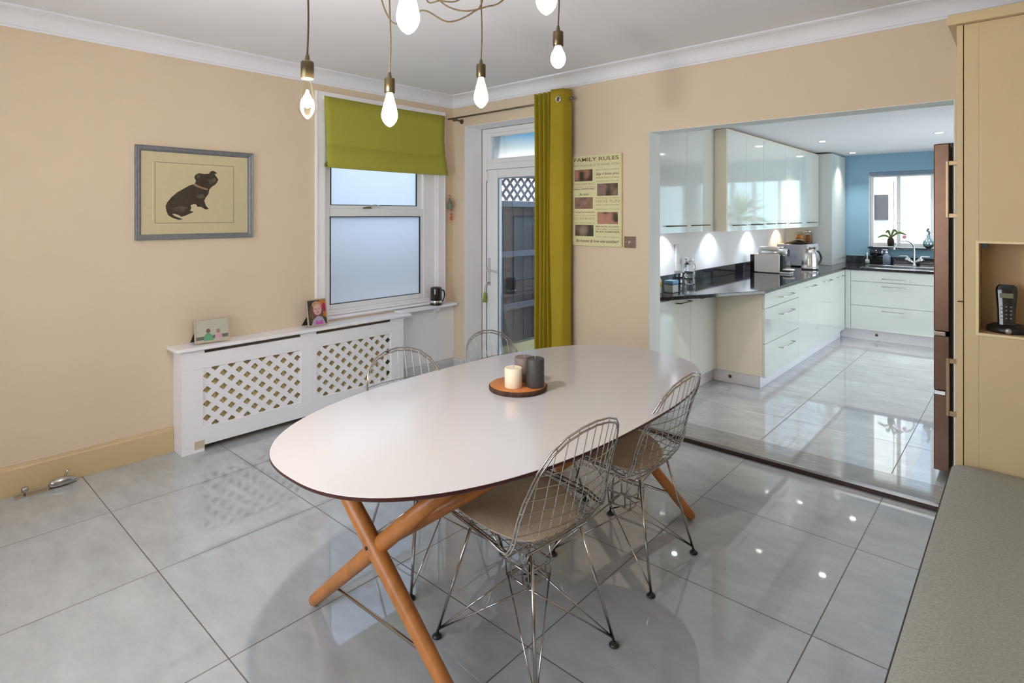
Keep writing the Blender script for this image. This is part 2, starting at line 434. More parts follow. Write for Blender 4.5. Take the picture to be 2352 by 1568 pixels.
mb.build('sill_bracket', gloss_white, win, bevel=.002)

# ================================================================== roman blind
bl = thing('roman_blind', 'olive green fabric roman blind half lowered over the left wall window', 'blind', (.03, -.77, 1.92))
fab = mat('olive_green_blind_fabric', srgb(172, 168, 64), .85, noise=.05, nscale=120, bump=.3, bscale=500)
fab_d = mat('olive_blind_lining', srgb(128, 122, 60), .9)
y0, y1 = -1.407, -.145
mb = MB()
prof = [(.045, 2.492), (.047, 2.4), (.054, 2.25), (.066, 2.128), (.0675, 2.120), (.0665, 2.114), (.0585, 2.106), (.060, 2.100), (.068, 2.094), (.082, 2.0), (.092, 1.958), (.09, 1.945), (.097, 1.938), (.098, 1.93), (.085, 1.922), (.06, 1.925), (.05, 1.95)]
def bow(y, z):
    t = (y-y0)/(y1-y0); w = .012*math.sin(max(0, min(1, (z-1.93)/.5))*PI)
    return y+(w if t < .5 else -w)*abs(2*t-1)**2
N = 24
mb.grid([[(x, bow(y0+(y1-y0)*i/N, z)+(0 if z > 1.97 else 0), z-.004*math.sin(i/N*PI)) for i in range(N+1)] for x, z in prof])
o = mb.build('blind_fabric', fab, bl); sm = o.modifiers.new('solid', 'SOLIDIFY'); sm.thickness = .003
mb = MB()
for k, z in enumerate((1.945, 1.952, 1.96)): mb.box(.045+.008*k, .06+.008*k, y0+.002, y1-.002, z-.016, z+.008)
mb.build('blind_folds', fab_d, bl)
MB().box(.0005+.021, .045, y0+.005, y1-.005, 2.46, 2.492).build('headrail', gloss_white, bl)

# ================================================================== radiator cover and radiator
rc = thing('radiator_cover', 'white radiator cover with two diagonal lattice panels under the left window', 'radiator cover', (0, -1.6, 0))
F = .163; cy0, cy1 = -2.474, -.722
mb = MB()
mb.box(F-.018, F, cy0, cy1, .543, .642)              # top rail
mb.box(F-.018, F, cy0, cy1, .04, .157)               # bottom rail
mb.box(F-.018, F, cy0, -2.346, .157, .543); mb.box(F-.018, F, -1.663, -1.537, .157, .543); mb.box(F-.018, F, -.854, cy1, .157, .543)
mb.box(F-.018, F, cy0, -2.338, 0, .04); mb.box(F-.018, F, -.80, cy1, 0, .04)
mb.box(F-.018, F, cy0, -2.338, .642, .665); mb.box(F-.018, F, -1.665, -1.54, .642, .665); mb.box(F-.018, F, -.854, cy1, .642, .665)
mb.build('front_panel', gloss_white, rc, bevel=.002)
MB().box(.001, F-.018, cy0, cy0+.018, 0, .665).build('side_panel', gloss_white, rc, bevel=.002)
MB().box(.013, F-.018, cy1-.018, cy1, 0, .665).build('side_panel', gloss_white, rc, bevel=.002)
MB().prism([(.0005, -2.515, .668), (.178, -2.515, .668), (.19, -2.503, .668), (.19, -.655, .668), (.101, -.655, .668), (.101, -.71, .668), (.0005, -.71, .668)], (0, 0, .022)).build('shelf_top', gloss_white, rc, bevel=.006, seg=3)
def lattice(ya, yb, za, zb):
    """one board pierced by rows of diamond holes"""
    m = MB(); px = .105; pz = .0925
    # diagonal slats clipped to the rectangle
    def clip(poly, f):
        out = []
        for i in range(len(poly)):
            a, b = poly[i], poly[(i+1) % len(poly)]; fa, fb = f(a), f(b)
            if fa >= 0: out.append(a)
            if (fa >= 0) != (fb >= 0):
                t = fa/(fa-fb); out.append((a[0]+(b[0]-a[0])*t, a[1]+(b[1]-a[1])*t))
        return out
    w = .0168
    L = 3
    for sgn, xo in ((1, 0), (-1, .0004)):
        d = Vector((px, sgn*pz)).normalized(); nrm = Vector((-d.y, d.x))
        step = px*2*abs(nrm.x)/2*2
        k0 = 40
        for k in range(-k0, k0):
            c = Vector(((ya+yb)/2, (za+zb)/2))+Vector((px*k, 0))
            P = [c+d*L+nrm*w, c-d*L+nrm*w, c-d*L-nrm*w, c+d*L-nrm*w]
            P = [(p.x, p.y) for p in P]
            for f in (lambda p: p[0]-ya, lambda p: yb-p[0], lambda p: p[1]-za, lambda p: zb-p[1]):
                if len(P) > 2: P = clip(P, f)
            if len(P) > 2: m.prism([(F-.016+xo, p[0], p[1]) for p in P], (.0065, 0, 0))
    return m.build('lattice_panel', gloss_white, rc)
lattice(-2.346, -1.663, .157, .543); lattice(-1.537, -.854, .157, .543)
MB().box(F, F+.001, -2.40, -2.338, .022, .075).build('worn_patch', mat('bare_filler_patch', srgb(205, 190, 165), .8), rc)
rd = thing('radiator', 'cream panel radiator behind the white lattice cover', 'radiator', (.06, -1.6, .1))
mb = MB()
for k in range(56):
    y = -2.38+k*.0268
    mb.box(.095, .118, y, y+.020, .10, .61)
mb.box(.045, .112, -2.39, -.90, .095, .615)
mb.build('radiator_panel', mat('cream_radiator_enamel', srgb(250, 232, 176), .4), rd)
for q in (-2.30, -1.0): MB().cyl((.06, q, .0), (.06, q, .11), .008).build('pipe', chrome_b, rd)

# ================================================================== framed photos on the shelf
def stand_photo(name, label, cy, w, h_, ang, frame_m, photo_fn, wide):
    """leaning frame: local x = width, y = depth (front = -y), z = up"""
    t = thing(name, label, 'photo frame', (.105, cy, .6905), ang, 'framed photos on the radiator shelf')
    lean = math.radians(12)
    def P(x, d, z): return (x, -.02+d*math.cos(lean)+z*math.sin(lean), z*math.cos(lean)+.003-d*math.sin(lean)+.004)
    def slab(m, x0, x1, z0, z1, d0, d1, mi=0):
        v = [m.bm.verts.new(P(x, d, z)) for d in (d0, d1) for x, z in ((x0, z0), (x1, z0), (x1, z1), (x0, z1))]
        for q in ((0, 1, 2, 3), (7, 6, 5, 4), (0, 4, 5, 1), (1, 5, 6, 2), (2, 6, 7, 3), (3, 7, 4, 0)): m.face([v[i] for i in q], mi)
    b = .009
    m = MB()
    slab(m, -w/2, w/2, 0, b, 0, .012); slab(m, -w/2, w/2, h_-b, h_, 0, .012)
    slab(m, -w/2, -w/2+b, b, h_-b, 0, .012); slab(m, w/2-b, w/2, b, h_-b, 0, .012)
    m.build('frame', frame_m, t, bevel=.001, local=True)
    m = MB(); mats = photo_fn(m, lambda x, z, e=0: P(x*(w/2-b), .004-e, b+(z+1)/2*(h_-2*b)))
    m.build('photograph', mats, t, local=True)
    m = MB(); slab(m, -w/2+b, w/2-b, b, h_-b, .006, .012); m.build('backing', black_m, t, local=True)
    m = MB()
    for x in (-w/2+.006,):
        m.prism([P(x, .013, .085), P(x+.05, .013, .085), (x+.05, .08, .004), (x-.012, .08, .004)], (0, .003, 0))
    m.build('easel_back', black_m, t, local=True)
    return t
def disc(m, f, cx, cz, rx, rz, e, mi, n=20, rot=0):
    pts = []
    for k in range(n):
        a = 2*PI*k/n; x, z = rx*math.cos(a), rz*math.sin(a)
        pts.append(f(cx+x*math.cos(rot)-z*math.sin(rot), cz+x*math.sin(rot)+z*math.cos(rot), e))
    m.poly(pts, mi)
def ph_beach(m, f):
    m.poly([f(-1, -1), f(1, -1), f(1, 1), f(-1, 1)], 0)
    m.poly([f(-1, -1, .0004), f(1, -1, .0004), f(1, -.42, .0004), f(-1, -.55, .0004)], 1)
    m.poly([f(-1, -1, .0006), f(1, -1, .0006), f(1, -.75, .0006), f(-1, -.85, .0006)], 0)
    m.poly([f(-.55, -.92, .001), f(.08, -.92, .001), f(0, -.5, .001), f(-.12, -.28, .001), f(-.36, -.28, .001), f(-.5, -.5, .001)], 2)
    disc(m, f, -.24, -.05, .13, .21, .0012, 3)
    m.poly([f(.14, -.80, .001), f(.66, -.80, .001), f(.58, -.5, .001), f(.48, -.3, .001), f(.3, -.3, .001), f(.18, -.5, .001)], 4)
    disc(m, f, .38, -.12, .12, .19, .0012, 5)
    return [mat('photo_pale_sea', srgb(186, 184, 168), .3), mat('photo_dark_shingle', srgb(104, 104, 98), .3, noise=.5, nscale=300), mat('photo_green_jumper', srgb(96, 158, 122), .4),
            mat('photo_brown_hair', srgb(128, 84, 70), .4), mat('photo_pink_jumper', srgb(206, 158, 172), .4), mat('photo_hair', srgb(160, 122, 118), .4)]
def ph_girl(m, f):
    m.poly([f(-1, -1), f(1, -1), f(1, 1), f(-1, 1)], 0)
    m.poly([f(.2, -.2, .0003), f(1, -.5, .0003), f(1, 1, .0003), f(.35, 1, .0003)], 1)
    disc(m, f, .8, .35, .22, .35, .0005, 2)
    disc(m, f, -.1, -.1, .78, .88, .0006, 3, rot=.1)
    disc(m, f, 0, .62, .52, .30, .0008, 4)
    disc(m, f, .05, .22, .46, .46, .001, 5)
    m.poly([f(-.75, -1, .001), f(.85, -1, .001), f(.55, -.45, .001), f(.2, -.32, .001), f(-.05, -.32, .001), f(-.5, -.6, .001)], 6)
    m.poly([f(-.35, -1, .0012), f(.6, -1, .0012), f(.5, -.62, .0012), f(.1, -.78, .0012), f(-.2, -.62, .0012)], 7)
    disc(m, f, -.12, .28, .06, .04, .0014, 8); disc(m, f, .24, .28, .06, .04, .0014, 8)
    disc(m, f, .07, .13, .05, .06, .0014, 9); disc(m, f, .07, -.02, .15, .045, .0014, 9)
    return [mat('photo_dark_green', srgb(52, 58, 50), .3), mat('photo_orange', srgb(190, 120, 50), .3, noise=.3, nscale=60), mat('photo_magenta', srgb(168, 30, 88), .3),
            mat('photo_long_brown_hair', srgb(104, 74, 60), .4, noise=.25, nscale=90), mat('photo_hair_gold', srgb(190, 142, 104), .4), mat('photo_face', srgb(212, 166, 158), .4),
            mat('photo_grey_top', srgb(170, 160, 180), .4), mat('photo_pink_top', srgb(190, 92, 170), .4), mat('photo_eye', srgb(70, 50, 50), .4), mat('photo_lip', srgb(186, 110, 116), .4)]
silver_pink = mat('brushed_rose_silver_frame', srgb(198, 178, 160), .35, metal=.5)
stand_photo('photo_frame', 'landscape photo of two children seen from behind at the beach', -2.27, .215, .162, PI/2-.12, silver_pink, ph_beach, True)
stand_photo('photo_frame', 'portrait photo of a smiling girl standing beside the window edge', -1.50, .165, .205, PI/2-.04, silver_pink, ph_girl, False)

# black mug / kettle-like jug on the sill
t = thing('jug', 'small glossy black jug with a chrome band on the window sill', 'jug', (.055, -.262, .7055))
blackgloss = mat('glossy_black_enamel', (.008, .008, .01), .08, coat=.5)
MB().lathe([(.055, 0), (.058, .004), (.058, .02), (.054, .026), (.054, .045), (.053, .15), (.05, .163), (.035, .170), (0, .172)], (.055, -.262, .7055)).build('body', blackgloss, t)
MB().lathe([(.0565, .022), (.0575, .024), (.0575, .042), (.0565, .044)], (.055, -.262, .7055)).build('chrome_band', chrome_b, t)
MB().tube(spline([(.09, -.225, .845), (.105, -.208, .835), (.108, -.205, .79), (.10, -.213, .75), (.092, -.222, .735)], 6), .006, 8).build('handle', blackgloss, t)

# hanging chime
t = thing('wind_chime', 'small hanging ornament of teal bell and orange beads in the wall corner', 'ornament', (.03, -.06, 1.72))
MB().tube([(.03, -.06, 1.735), (.03, -.06, 1.70)], .002, 6).tube([(.0, -.06, 1.735), (.03, -.06, 1.735)], .003, 6).build('cord', mat('red_cord', srgb(170, 60, 30), .7), t)
MB().lathe([(.006, .03), (.012, .02), (.026, -.04), (.032, -.07), (.02, -.075), (0, -.07)], (.036, -.075, 1.68), n=4).build('bell', mat('verdigris_metal', srgb(112, 140, 126), .5, metal=.3, noise=.3, nscale=60), t)
mb = MB()
for k in range(6): mb.lathe([(0, -.009), (.007, -.005), (.009, 0), (.007, .005), (0, .009)], (.022+.003*(k % 2), -.042, 1.685-k*.018), n=10)
for z in (1.555, 1.525, 1.505): mb.lathe([(0, -.012), (.010, -.006), (.012, 0), (.009, .007), (0, .012)], (.03, -.05, z), n=10)
mb.tube([(.03, -.05, 1.6), (.03, -.05, 1.50)], .0015, 6)
mb.build('beads', mat('orange_beads', srgb(214, 92, 30), .4), t)

# ================================================================== dog picture
pic = thing('picture', 'grey framed picture of a small dark dog on the left wall', 'picture', (0, -2.327, 1.39))
fm = mat('pewter_frame', srgb(126, 128, 132), .42, metal=.35, noise=.12, nscale=40)
def pframe(y0, y1, z0, z1, w, name='frame'):
    m = MB()
    prof = [(.001, 0), (.026, 0), (.028, .004), (.024, .012), (.024, .02), (.018, w-.004), (.012, w), (.001, w)]
    ring = []
    for (cyy, cz, sy, sz) in ((y0, z0, 1, 1), (y1, z0, -1, 1), (y1, z1, -1, -1), (y0, z1, 1, -1)):
        ring.append([(x, cyy+sy*d, cz+sz*d) for x, d in prof])
    m.grid(ring+[ring[0]], closed_u=True, sm=False)
    return m.build(name, fm, pic)
pframe(-2.694, -1.958, 1.389, 1.992, .034)
MB().box(.0008, .006, -2.68, -1.975, 1.40, 1.98).build('mount', mat('cream_picture_mount', srgb(252, 240, 202), .7, noise=.02, nscale=40), pic)
mb = MB()
for a in ((-2.582, -2.579, 1.494, 1.892), (-2.09, -2.087, 1.494, 1.892)): mb.box(.006, .0066, *a)
mb.box(.006, .0066, -2.582, -2.087, 1.889, 1.892); mb.box(.006, .0066, -2.582, -2.087, 1.494, 1.497)
mb.build('mount_line', mat('brown_mount_line', srgb(168, 138, 110), .7), pic)
dog = [(-2.344,1.757),(-2.336,1.779),(-2.347,1.801),(-2.339,1.819),(-2.318,1.831),(-2.286,1.828),(-2.254,1.831),(-2.241,1.849),(-2.222,1.852),(-2.197,1.836),(-2.211,1.834),(-2.216,1.828),(-2.203,1.811),(-2.192,1.794),(-2.2,1.774),(-2.214,1.756),(-2.233,1.744),(-2.251,1.723),(-2.257,1.692),(-2.273,1.669),(-2.284,1.646),(-2.273,1.612),(-2.254,1.589),(-2.276,1.585),(-2.302,1.603),(-2.328,1.604),(-2.334,1.62),(-2.349,1.623),(-2.37,1.613),(-2.365,1.594),(-2.373,1.577),(-2.349,1.569),(-2.37,1.559),(-2.401,1.544),(-2.426,1.536),(-2.441,1.547),(-2.466,1.556),(-2.481,1.555),(-2.471,1.544),(-2.441,1.53),(-2.416,1.521),(-2.441,1.516),(-2.476,1.528),(-2.505,1.547),(-2.515,1.576),(-2.52,1.606),(-2.51,1.631),(-2.486,1.664),(-2.451,1.698),(-2.406,1.727),(-2.375,1.747)]
mb = MB(); mb.prism([(.0062, y, z) for y, z in dog], (.0004, 0, 0), 0)
mb.poly([(.0068, y, z) for y, z in [(-2.344,1.762),(-2.313,1.744),(-2.26,1.726),(-2.262,1.717),(-2.318,1.732),(-2.352,1.748)]], 1)
for hh in [[(-2.328,1.684),(-2.286,1.691),(-2.281,1.668),(-2.302,1.657),(-2.334,1.667)],[(-2.476,1.593),(-2.426,1.61),(-2.385,1.599),(-2.416,1.566),(-2.466,1.577)],[(-2.26,1.788),(-2.211,1.808),(-2.205,1.779),(-2.249,1.76)],[(-2.334,1.816),(-2.313,1.823),(-2.307,1.803),(-2.328,1.794)]]:
    mb.poly([(.0068, y, z) for y, z in hh], 2)
mb.build('dog_print', [mat('dark_dog_coat', srgb(64, 54, 44), .6, noise=.45, nscale=28), mat('pink_collar', srgb(196, 150, 128), .6), mat('dog_coat_sheen', srgb(104, 94, 76), .6, noise=.4, nscale=40)], pic)
MB().box(.0085, .0105, -2.664, -1.99, 1.42, 1.962).build('picture_glass', pic_glass, pic)

# ================================================================== metal doorstop by the skirting
t = thing('doorstop', 'polished metal ornament with a shell shape and knob beside the left skirting', 'ornament', (.07, -3.14, 0))
pm = mat('polished_pewter', (.55, .53, .52), .16, metal=1)
MB().prism([(.045, -3.28, 0), (.095, -3.28, 0), (.10, -3.06, 0), (.07, -3.0, 0), (.05, -3.06, 0)], (0, 0, .006)).build('base_plate', pm, t, bevel=.001)
MB().lathe([(.006, 0), (.006, .012), (.015, .02), (.018, .03), (.015, .04), (0, .046)], (.07, -3.235, .006)).build('knob', pm, t)
mb = MB(); rows = []
for i in range(15):
    s_ = i/14; y = -3.135+.135*s_; r = .036*math.sin(PI*min(1, (s_*.82+.10)))**.8*(1-.25*s_)
    if i in (0, 14): r = .0015
    rows.append([(.072+r*.8*math.cos(a*2*PI/16), y, max(.007, .022+r*math.sin(a*2*PI/16))) for a in range(16)])
mb.grid(rows, closed_u=True); mb.build('shell_body', pm, t)
MB().tube([(.07, -3.055, .045), (.068, -3.05, .07), (.07, -3.045, .082)], [.006, .004, .005], 8).build('fin', pm, t)

# ================================================================== door_1: glazed garden door in the recess
dr = bpy.data.objects.new('door_1', None); COL.objects.link(dr); dr['kind'] = 'structure'; dr.location = (.7, .24, 0)
mb = MB()
mb.box(.17, .235, .235, .305, 0, 2.39); mb.box(1.135, 1.195, .235, .305, 0, 2.39)
mb.box(.235, 1.135, .235, .305, 2.345, 2.39); mb.box(.235, 1.135, .235, .305, 1.99, 2.05); mb.box(.235, 1.135, .235, .305, 0, .03)
mb.build('door_frame', upvc, dr, bevel=.004)
mb = MB()
mb.box(.235, .275, .24, .295, 2.05, 2.345); mb.box(1.095, 1.135, .24, .295, 2.05, 2.345); mb.box(.275, 1.095, .24, .295, 2.05, 2.095); mb.box(.275, 1.095, .24, .295, 2.31, 2.345)
mb.build('transom_frame', upvc, dr, bevel=.004)
MB().box(.275, 1.095, .262, .270, 2.095, 2.31).build('transom_pane', glass, dr)
leaf = MB().box(.24, .385, .23, .29, .035, 1.985).box(1.01, 1.13, .23, .29, .035, 1.985).box(.385, 1.01, .23, .29, 1.905, 1.985).box(.385, 1.01, .23, .29, .035, .17).build('door_leaf', upvc, dr, bevel=.004)
mb = MB(); mb.box(.385, .397, .228, .24, .17, 1.905).box(.998, 1.01, .228, .24, .17, 1.905).box(.397, .998, .228, .24, 1.893, 1.905).box(.397, .998, .228, .24, .17, .182).build('glazing_bead', mat('grey_bead', srgb(150, 158, 172), .4), leaf)
MB().box(.397, .998, .255, .263, .182, 1.893).build('door_pane', glass, leaf)
MB().box(.238, .2405, .225, .232, .035, 1.985).build('door_gasket', black_m, leaf)
mb = MB().box(.262, .295, .222, .23, .86, 1.13).tube(spline([(.28, .222, 1.01), (.28, .18, 1.01), (.33, .172, 1.012), (.40, .172, 1.01), (.43, .175, 1.0)], 6), [.009]*24+[.007], 10)
mb.build('door_handle', chrome_b, dr)
mb = MB()
for z in (1.88,): mb.box(.232, .262, .205, .232, z, z+.09)
mb.build('hinge', upvc, dr, bevel=.003)
kt = thing('key_tassel', 'green tassel hanging from the key in the garden door', 'tassel', (.27, .2, .9))
MB().box(.268, .272, .19, .222, .875, .895).tube(spline([(.27, .195, .885), (.262, .19, .87), (.252, .19, .84), (.25, .19, .79)], 5), .0035, 8).build('key', steel, kt)
MB().lathe([(.004, 0), (.012, -.008), (.012, -.018), (.010, -.022), (.014, -.03), (.022, -.10), (.0, -.10)], (.25, .19, .80), n=14).build('tassel', mat('green_tassel_thread', srgb(150, 172, 84), .9, noise=.2, nscale=150), kt)

# ================================================================== curtain pole and curtain
pl = thing('curtain_pole', 'thin bronze curtain pole above the garden door', 'curtain pole', (.8, -.09, 2.47))
polem = mat('bronze_curtain_pole', srgb(122, 112, 92), .35, metal=.7)
MB().cyl((.03, -.09, 2.468), (1.478, -.09, 2.4715), .008).build('pole', polem, pl)
MB().lathe([(.008, 0), (.015, .003), (.017, .01), (.015, .02), (.010, .03), (0, .032)], (1.478, -.09, 2.4715), axis='x').build('finial', polem, pl)
MB().cyl((.13, -.09, 2.455), (.13, 0, 2.445), .008).lathe([(.022, -.008), (.024, -.003), (.024, 0)], (.13, -.0005, 2.445), axis='y').lathe([(.018, -.02), (.02, 0), (.014, .014)], (.13, -.09, 2.455), axis='y').build('bracket', polem, pl)

ct = thing('curtain', 'mustard green eyelet curtain drawn back to the right of the garden door', 'curtain', (1.33, -.09, 0))
cm = mat('mustard_green_curtain_cloth', srgb(164, 144, 22), .8, noise=.04, nscale=160, bump=.25, bscale=420)
plan = []
# tight pleats at the left, a broad flat return at the right
xs = 1.145
for k in range(9):
    xa = xs+k*.0235
    plan.append((xa, -.135 if k % 2 == 0 else -.045))
plan += [(1.338, -.05), (1.342, -.165), (1.385, -.172), (1.45, -.158), (1.466, -.12), (1.474, -.075), (1.463, -.045)]
pp = [(p.x, p.y) for p in spline([(a, b, 0) for a, b in plan], 6)]
mb = MB(); rows = []
for i in range(41):
    z = 2.548-i/40*2.53; f = i/40
    row = []
    for j, (a, b) in enumerate(pp):
        w = .006*math.sin(5*f+a*40)*f
        cx = 1.25
        sq = 1-.10*math.sin(min(1, f*1.3)*PI)*(1 if a < 1.35 else 0)
        row.append((cx+(a-cx)*sq+w, b+.10*.08*math.sin(7*f+a*30)*f, z))
    rows.append(row)
mb.grid(rows)
o = mb.build('curtain_cloth', cm, ct); sm = o.modifiers.new('solid', 'SOLIDIFY'); sm.thickness = .003
mb = MB()
ring = [(1.425+.021*math.cos(a*2*PI/24), -.176, 2.462+.021*math.sin(a*2*PI/24)) for a in range(24)]
mb.tube(ring, .0055, 8, closed=True)
mb.build('eyelet', chrome_b, ct)
MB().lathe([(.0, -.004), (.017, -.004), (.017, .0)], (1.425, -.172, 2.462), axis='y').build('eyelet_hole', polem, ct)

# ================================================================== FAMILY RULES canvas
sg = thing('wall_sign', 'pale green family rules canvas with five small photos on the far wall', 'sign', (1.68, 0, 1.31))
SX0, SX1, SZ0, SZ1 = 1.446, 1.905, 1.306, 2.018
MB().box(SX0, SX1, -.022, -.0008, SZ0, SZ1).build('canvas', mat('pale_green_canvas', srgb(222, 218, 172), .8, noise=.02, nscale=80), sg, bevel=.001)
def SP(u, v): return (SX0+(SX1-SX0)*u, SZ1-(SZ1-SZ0)*v)
def text_mesh(items, name, m, parent, yplane, shear=0):
    for (s_, u, v, wid, hgt, sh, off) in items:
        bm = bmesh.new()
        c = bpy.data.curves.new('t', 'FONT'); c.body = s_; c.shear = sh; c.align_x = 'LEFT'; c.align_y = 'CENTER'; c.offset = off
        c.extrude = .004; c.resolution_u = 3
        o = bpy.data.objects.new('t', c); COL.objects.link(o)
        dg = bpy.context.evaluated_depsgraph_get(); me = bpy.data.meshes.new_from_object(o.evaluated_get(dg))
        xs_ = [q.co.x for q in me.vertices]; ys_ = [q.co.y for q in me.vertices]
        x0, x1, y0_, y1_ = min(xs_), max(xs_), min(ys_), max(ys_)
        px, pz = SP(u, v)
        W_ = wid*(SX1-SX0); H_ = hgt*(SZ1-SZ0)
        for q in me.vertices:
            q.co = ((px+(q.co.x-x0)/(x1-x0)*W_), yplane-q.co.z*.1, pz+((q.co.y-y0_)/(y1_-y0_)-.5)*H_)
        bm.from_mesh(me)
        bpy.data.objects.remove(o); bpy.data.curves.remove(c); bpy.data.meshes.remove(me)
        me = bpy.data.meshes.new(name)
        for q in bm.verts: q.co -= parent.location
        bm.to_mesh(me); bm.free(); me.materials.append(m)
        o = bpy.data.objects.new(name, me); COL.objects.link(o); o.parent = parent
dk = mat('brown_sign_ink', srgb(128, 104, 72), .8); lt = mat('pale_brown_sign_ink', srgb(178, 166, 118), .8)
yp = -.0226
text_mesh([('FAMILY RULES', .05, .045, .90, .042, 0, .012), ('Say I love you', .50, .215, .46, .036, .35, .012),
           ('SMILE EVERYDAY', .04, .372, .44, .016, 0, .012), ('Be kind', .16, .43, .20, .026, .35, .01), ('Use good manners', .05, .63, .43, .02, .35, .01),
           ('PLAY HARDER', .50, .842, .47, .018, 0, .014), ('Be honest & love one another!', .09, .945, .86, .034, .35, .012), ('Make time for one another', .50, .785, .46, .014, .35, .008)],
          'bold_lettering', dk, sg, yp)
text_mesh([('SAY PLEASE & THANK YOU', .03, .11, .94, .024, 0, 0), ('HUG OFTEN & ALWAYS', .50, .168, .46, .014, 0, 0), ('SHARE EVERYTHING', .50, .255, .46, .018, 0, 0), ('LISTEN TO ONE ANOTHER', .50, .292, .46, .011, 0, 0),
           ('DREAM BIG', .04, .315, .44, .024, 0, 0), ('LAUGH OFTEN', .04, .350, .44, .014, 0, 0),
           ('KISS AND CUDDLE', .50, .475, .46, .014, 0, 0), ('HAVE FUN', .50, .51, .46, .032, 0, 0), ('KEEP YOUR PROMISES', .50, .55, .46, .014, 0, 0), ('ALWAYS TELL THE TRUTH', .50, .597, .46, .013, 0, 0),
           ('THINK OF OTHERS', .05, .665, .43, .010, 0, 0), ('DO YOUR BEST', .05, .70, .43, .022, 0, 0), ('AND NEVER GIVE UP', .05, .75, .43, .012, 0, 0),
           ('WORK HARD', .50, .815, .47, .018, 0, 0), ('TRY NEW THINGS', .50, .90, .47, .013, 0, 0)],
          'pale_lettering', lt, sg, yp)
def blur_photo(name, seed, cols):
    m = bpy.data.materials.new(name); m.use_nodes = True
    n = m.node_tree.nodes; l = m.node_tree.links; b = n['Principled BSDF']; b.inputs['Roughness'].default_value = .5
    tc_ = n.new('ShaderNodeTexCoord'); nz = n.new('ShaderNodeTexNoise'); nz.inputs['Scale'].default_value = 14; nz.inputs['Detail'].default_value = 0
    mp = n.new('ShaderNodeMapping'); mp.inputs['Location'].default_value = (seed*1.7, seed, seed*.3); l.new(tc_.outputs['Object'], mp.inputs[0]); l.new(mp.outputs[0], nz.inputs['Vector'])
    r = n.new('ShaderNodeValToRGB'); r.color_ramp.elements[0].position = .3; r.color_ramp.elements[1].position = .7
    r.color_ramp.elements[0].color = (*srgb(*cols[0]), 1); r.color_ramp.elements[1].color = (*srgb(*cols[-1]), 1)
    k = r.color_ramp.elements.new(.5); k.color = (*srgb(*cols[1]), 1)
    l.new(nz.outputs['Fac'], r.inputs[0]); l.new(r.outputs[0], b.inputs['Base Color']); return m
for k, (u0, u1, v0, v1, cols) in enumerate(((.06, .43, .157, .283, ((62, 50, 36), (150, 108, 88), (176, 130, 106))), (.53, .93, .32, .45, ((72, 62, 42), (140, 116, 100), (120, 96, 104))),
        (.065, .435, .465, .59, ((140, 104, 84), (156, 120, 100), (112, 88, 98))), (.535, .93, .63, .755, ((70, 60, 44), (176, 128, 108), (190, 134, 116))), (.075, .45, .77, .893, ((60, 58, 42), (118, 100, 88), (150, 136, 112))))):
    x0, z1 = SP(u0, v0); x1, z0 = SP(u1, v1)
    f_ = MB().box(x0-.001, x1+.001, -.0232, -.0221, z0-.001, z1+.001).build('photo_border', mat('dark_photo_edge', srgb(78, 62, 44), .6), sg)
    MB().box(x0+.0005, x1-.0005, -.0238, -.0232, z0+.0005, z1-.0005).build('blurred_photo', blur_photo('blurred_family_photo', k*3+1, cols), f_)

sw = thing('light_switch', 'square brushed metal light switch beside the family rules sign', 'light switch', (1.966, 0, 1.345))
MB().box(1.920, 2.016, -.008, -.0005, 1.302, 1.387).build('switch_plate', mat('bronzed_switch_plate', srgb(150, 128, 118), .3, metal=.7), sw, bevel=.001)
MB().cyl((1.966, -.008, 1.344), (1.966, -.012, 1.344), .009).cyl((1.966, -.01, 1.346), (1.972, -.03, 1.334), .003, .005).build('toggle', chrome_b, sw)
for q in (1.934, 2.0): MB().lathe([(.0, -.0095), (.003, -.009), (.0035, -.008)], (q, 0, 1.344), axis='y', n=10).build('screw', chrome_b, sw)

# ================================================================== DINING TABLE
TX, TY, TZ = 2.497, -1.822, .745
tb = thing('dining_table', 'white oval dining table with crossed beech legs', 'table', (TX, TY, 0))
def se(a, b, n=2.45, N=128, z=0, cx=TX, cy=TY):
    P = []
    for k in range(N):
        t = 2*PI*k/N; c, s_ = math.cos(t), math.sin(t)
        P.append((cx+a*math.copysign(abs(c)**(2/n), c), cy+b*math.copysign(abs(s_)**(2/n), s_), z))
    return P
A_, B_ = .588, 1.121
laminate = mat('white_matt_laminate', srgb(198, 195, 198), .15, spec=1.0)
MB().prism(se(A_, B_, z=TZ-.0035), (0, 0, .0035)).build('tabletop', laminate, tb, bevel=.0015)
mb = MB()
rows = [se(A_+o_, B_+o_, z=z) for o_, z in ((.0008, TZ-.0010), (.0012, TZ-.0035), (.0006, TZ-.010), (-.006, TZ-.016), (-.012, TZ-.018))]
mb.grid(rows, closed_u=True); mb.poly(rows[-1]); mb.poly([(x, y, TZ-.0036) for x, y, z in rows[0]])
mb.build('tabletop_edge', mat('dark_red_brown_edge', srgb(74, 28, 20), .4), tb)
def leg(p0, p1):
    p0, p1 = Vector(p0), Vector(p1); d = (p1-p0)
    prof = [(-.001, .006), (.004, .018), (.012, .0225), (.06, .024), (.45, .030), (.62, .031), (1.0, .024)]
    m = MB(); m.tube([p0+d*t for t, r in prof], [r for t, r in prof], 20)
    for v in m.bm.verts: v.co.z = max(v.co.z, .0008)
    return m.build('leg', beech, tb)
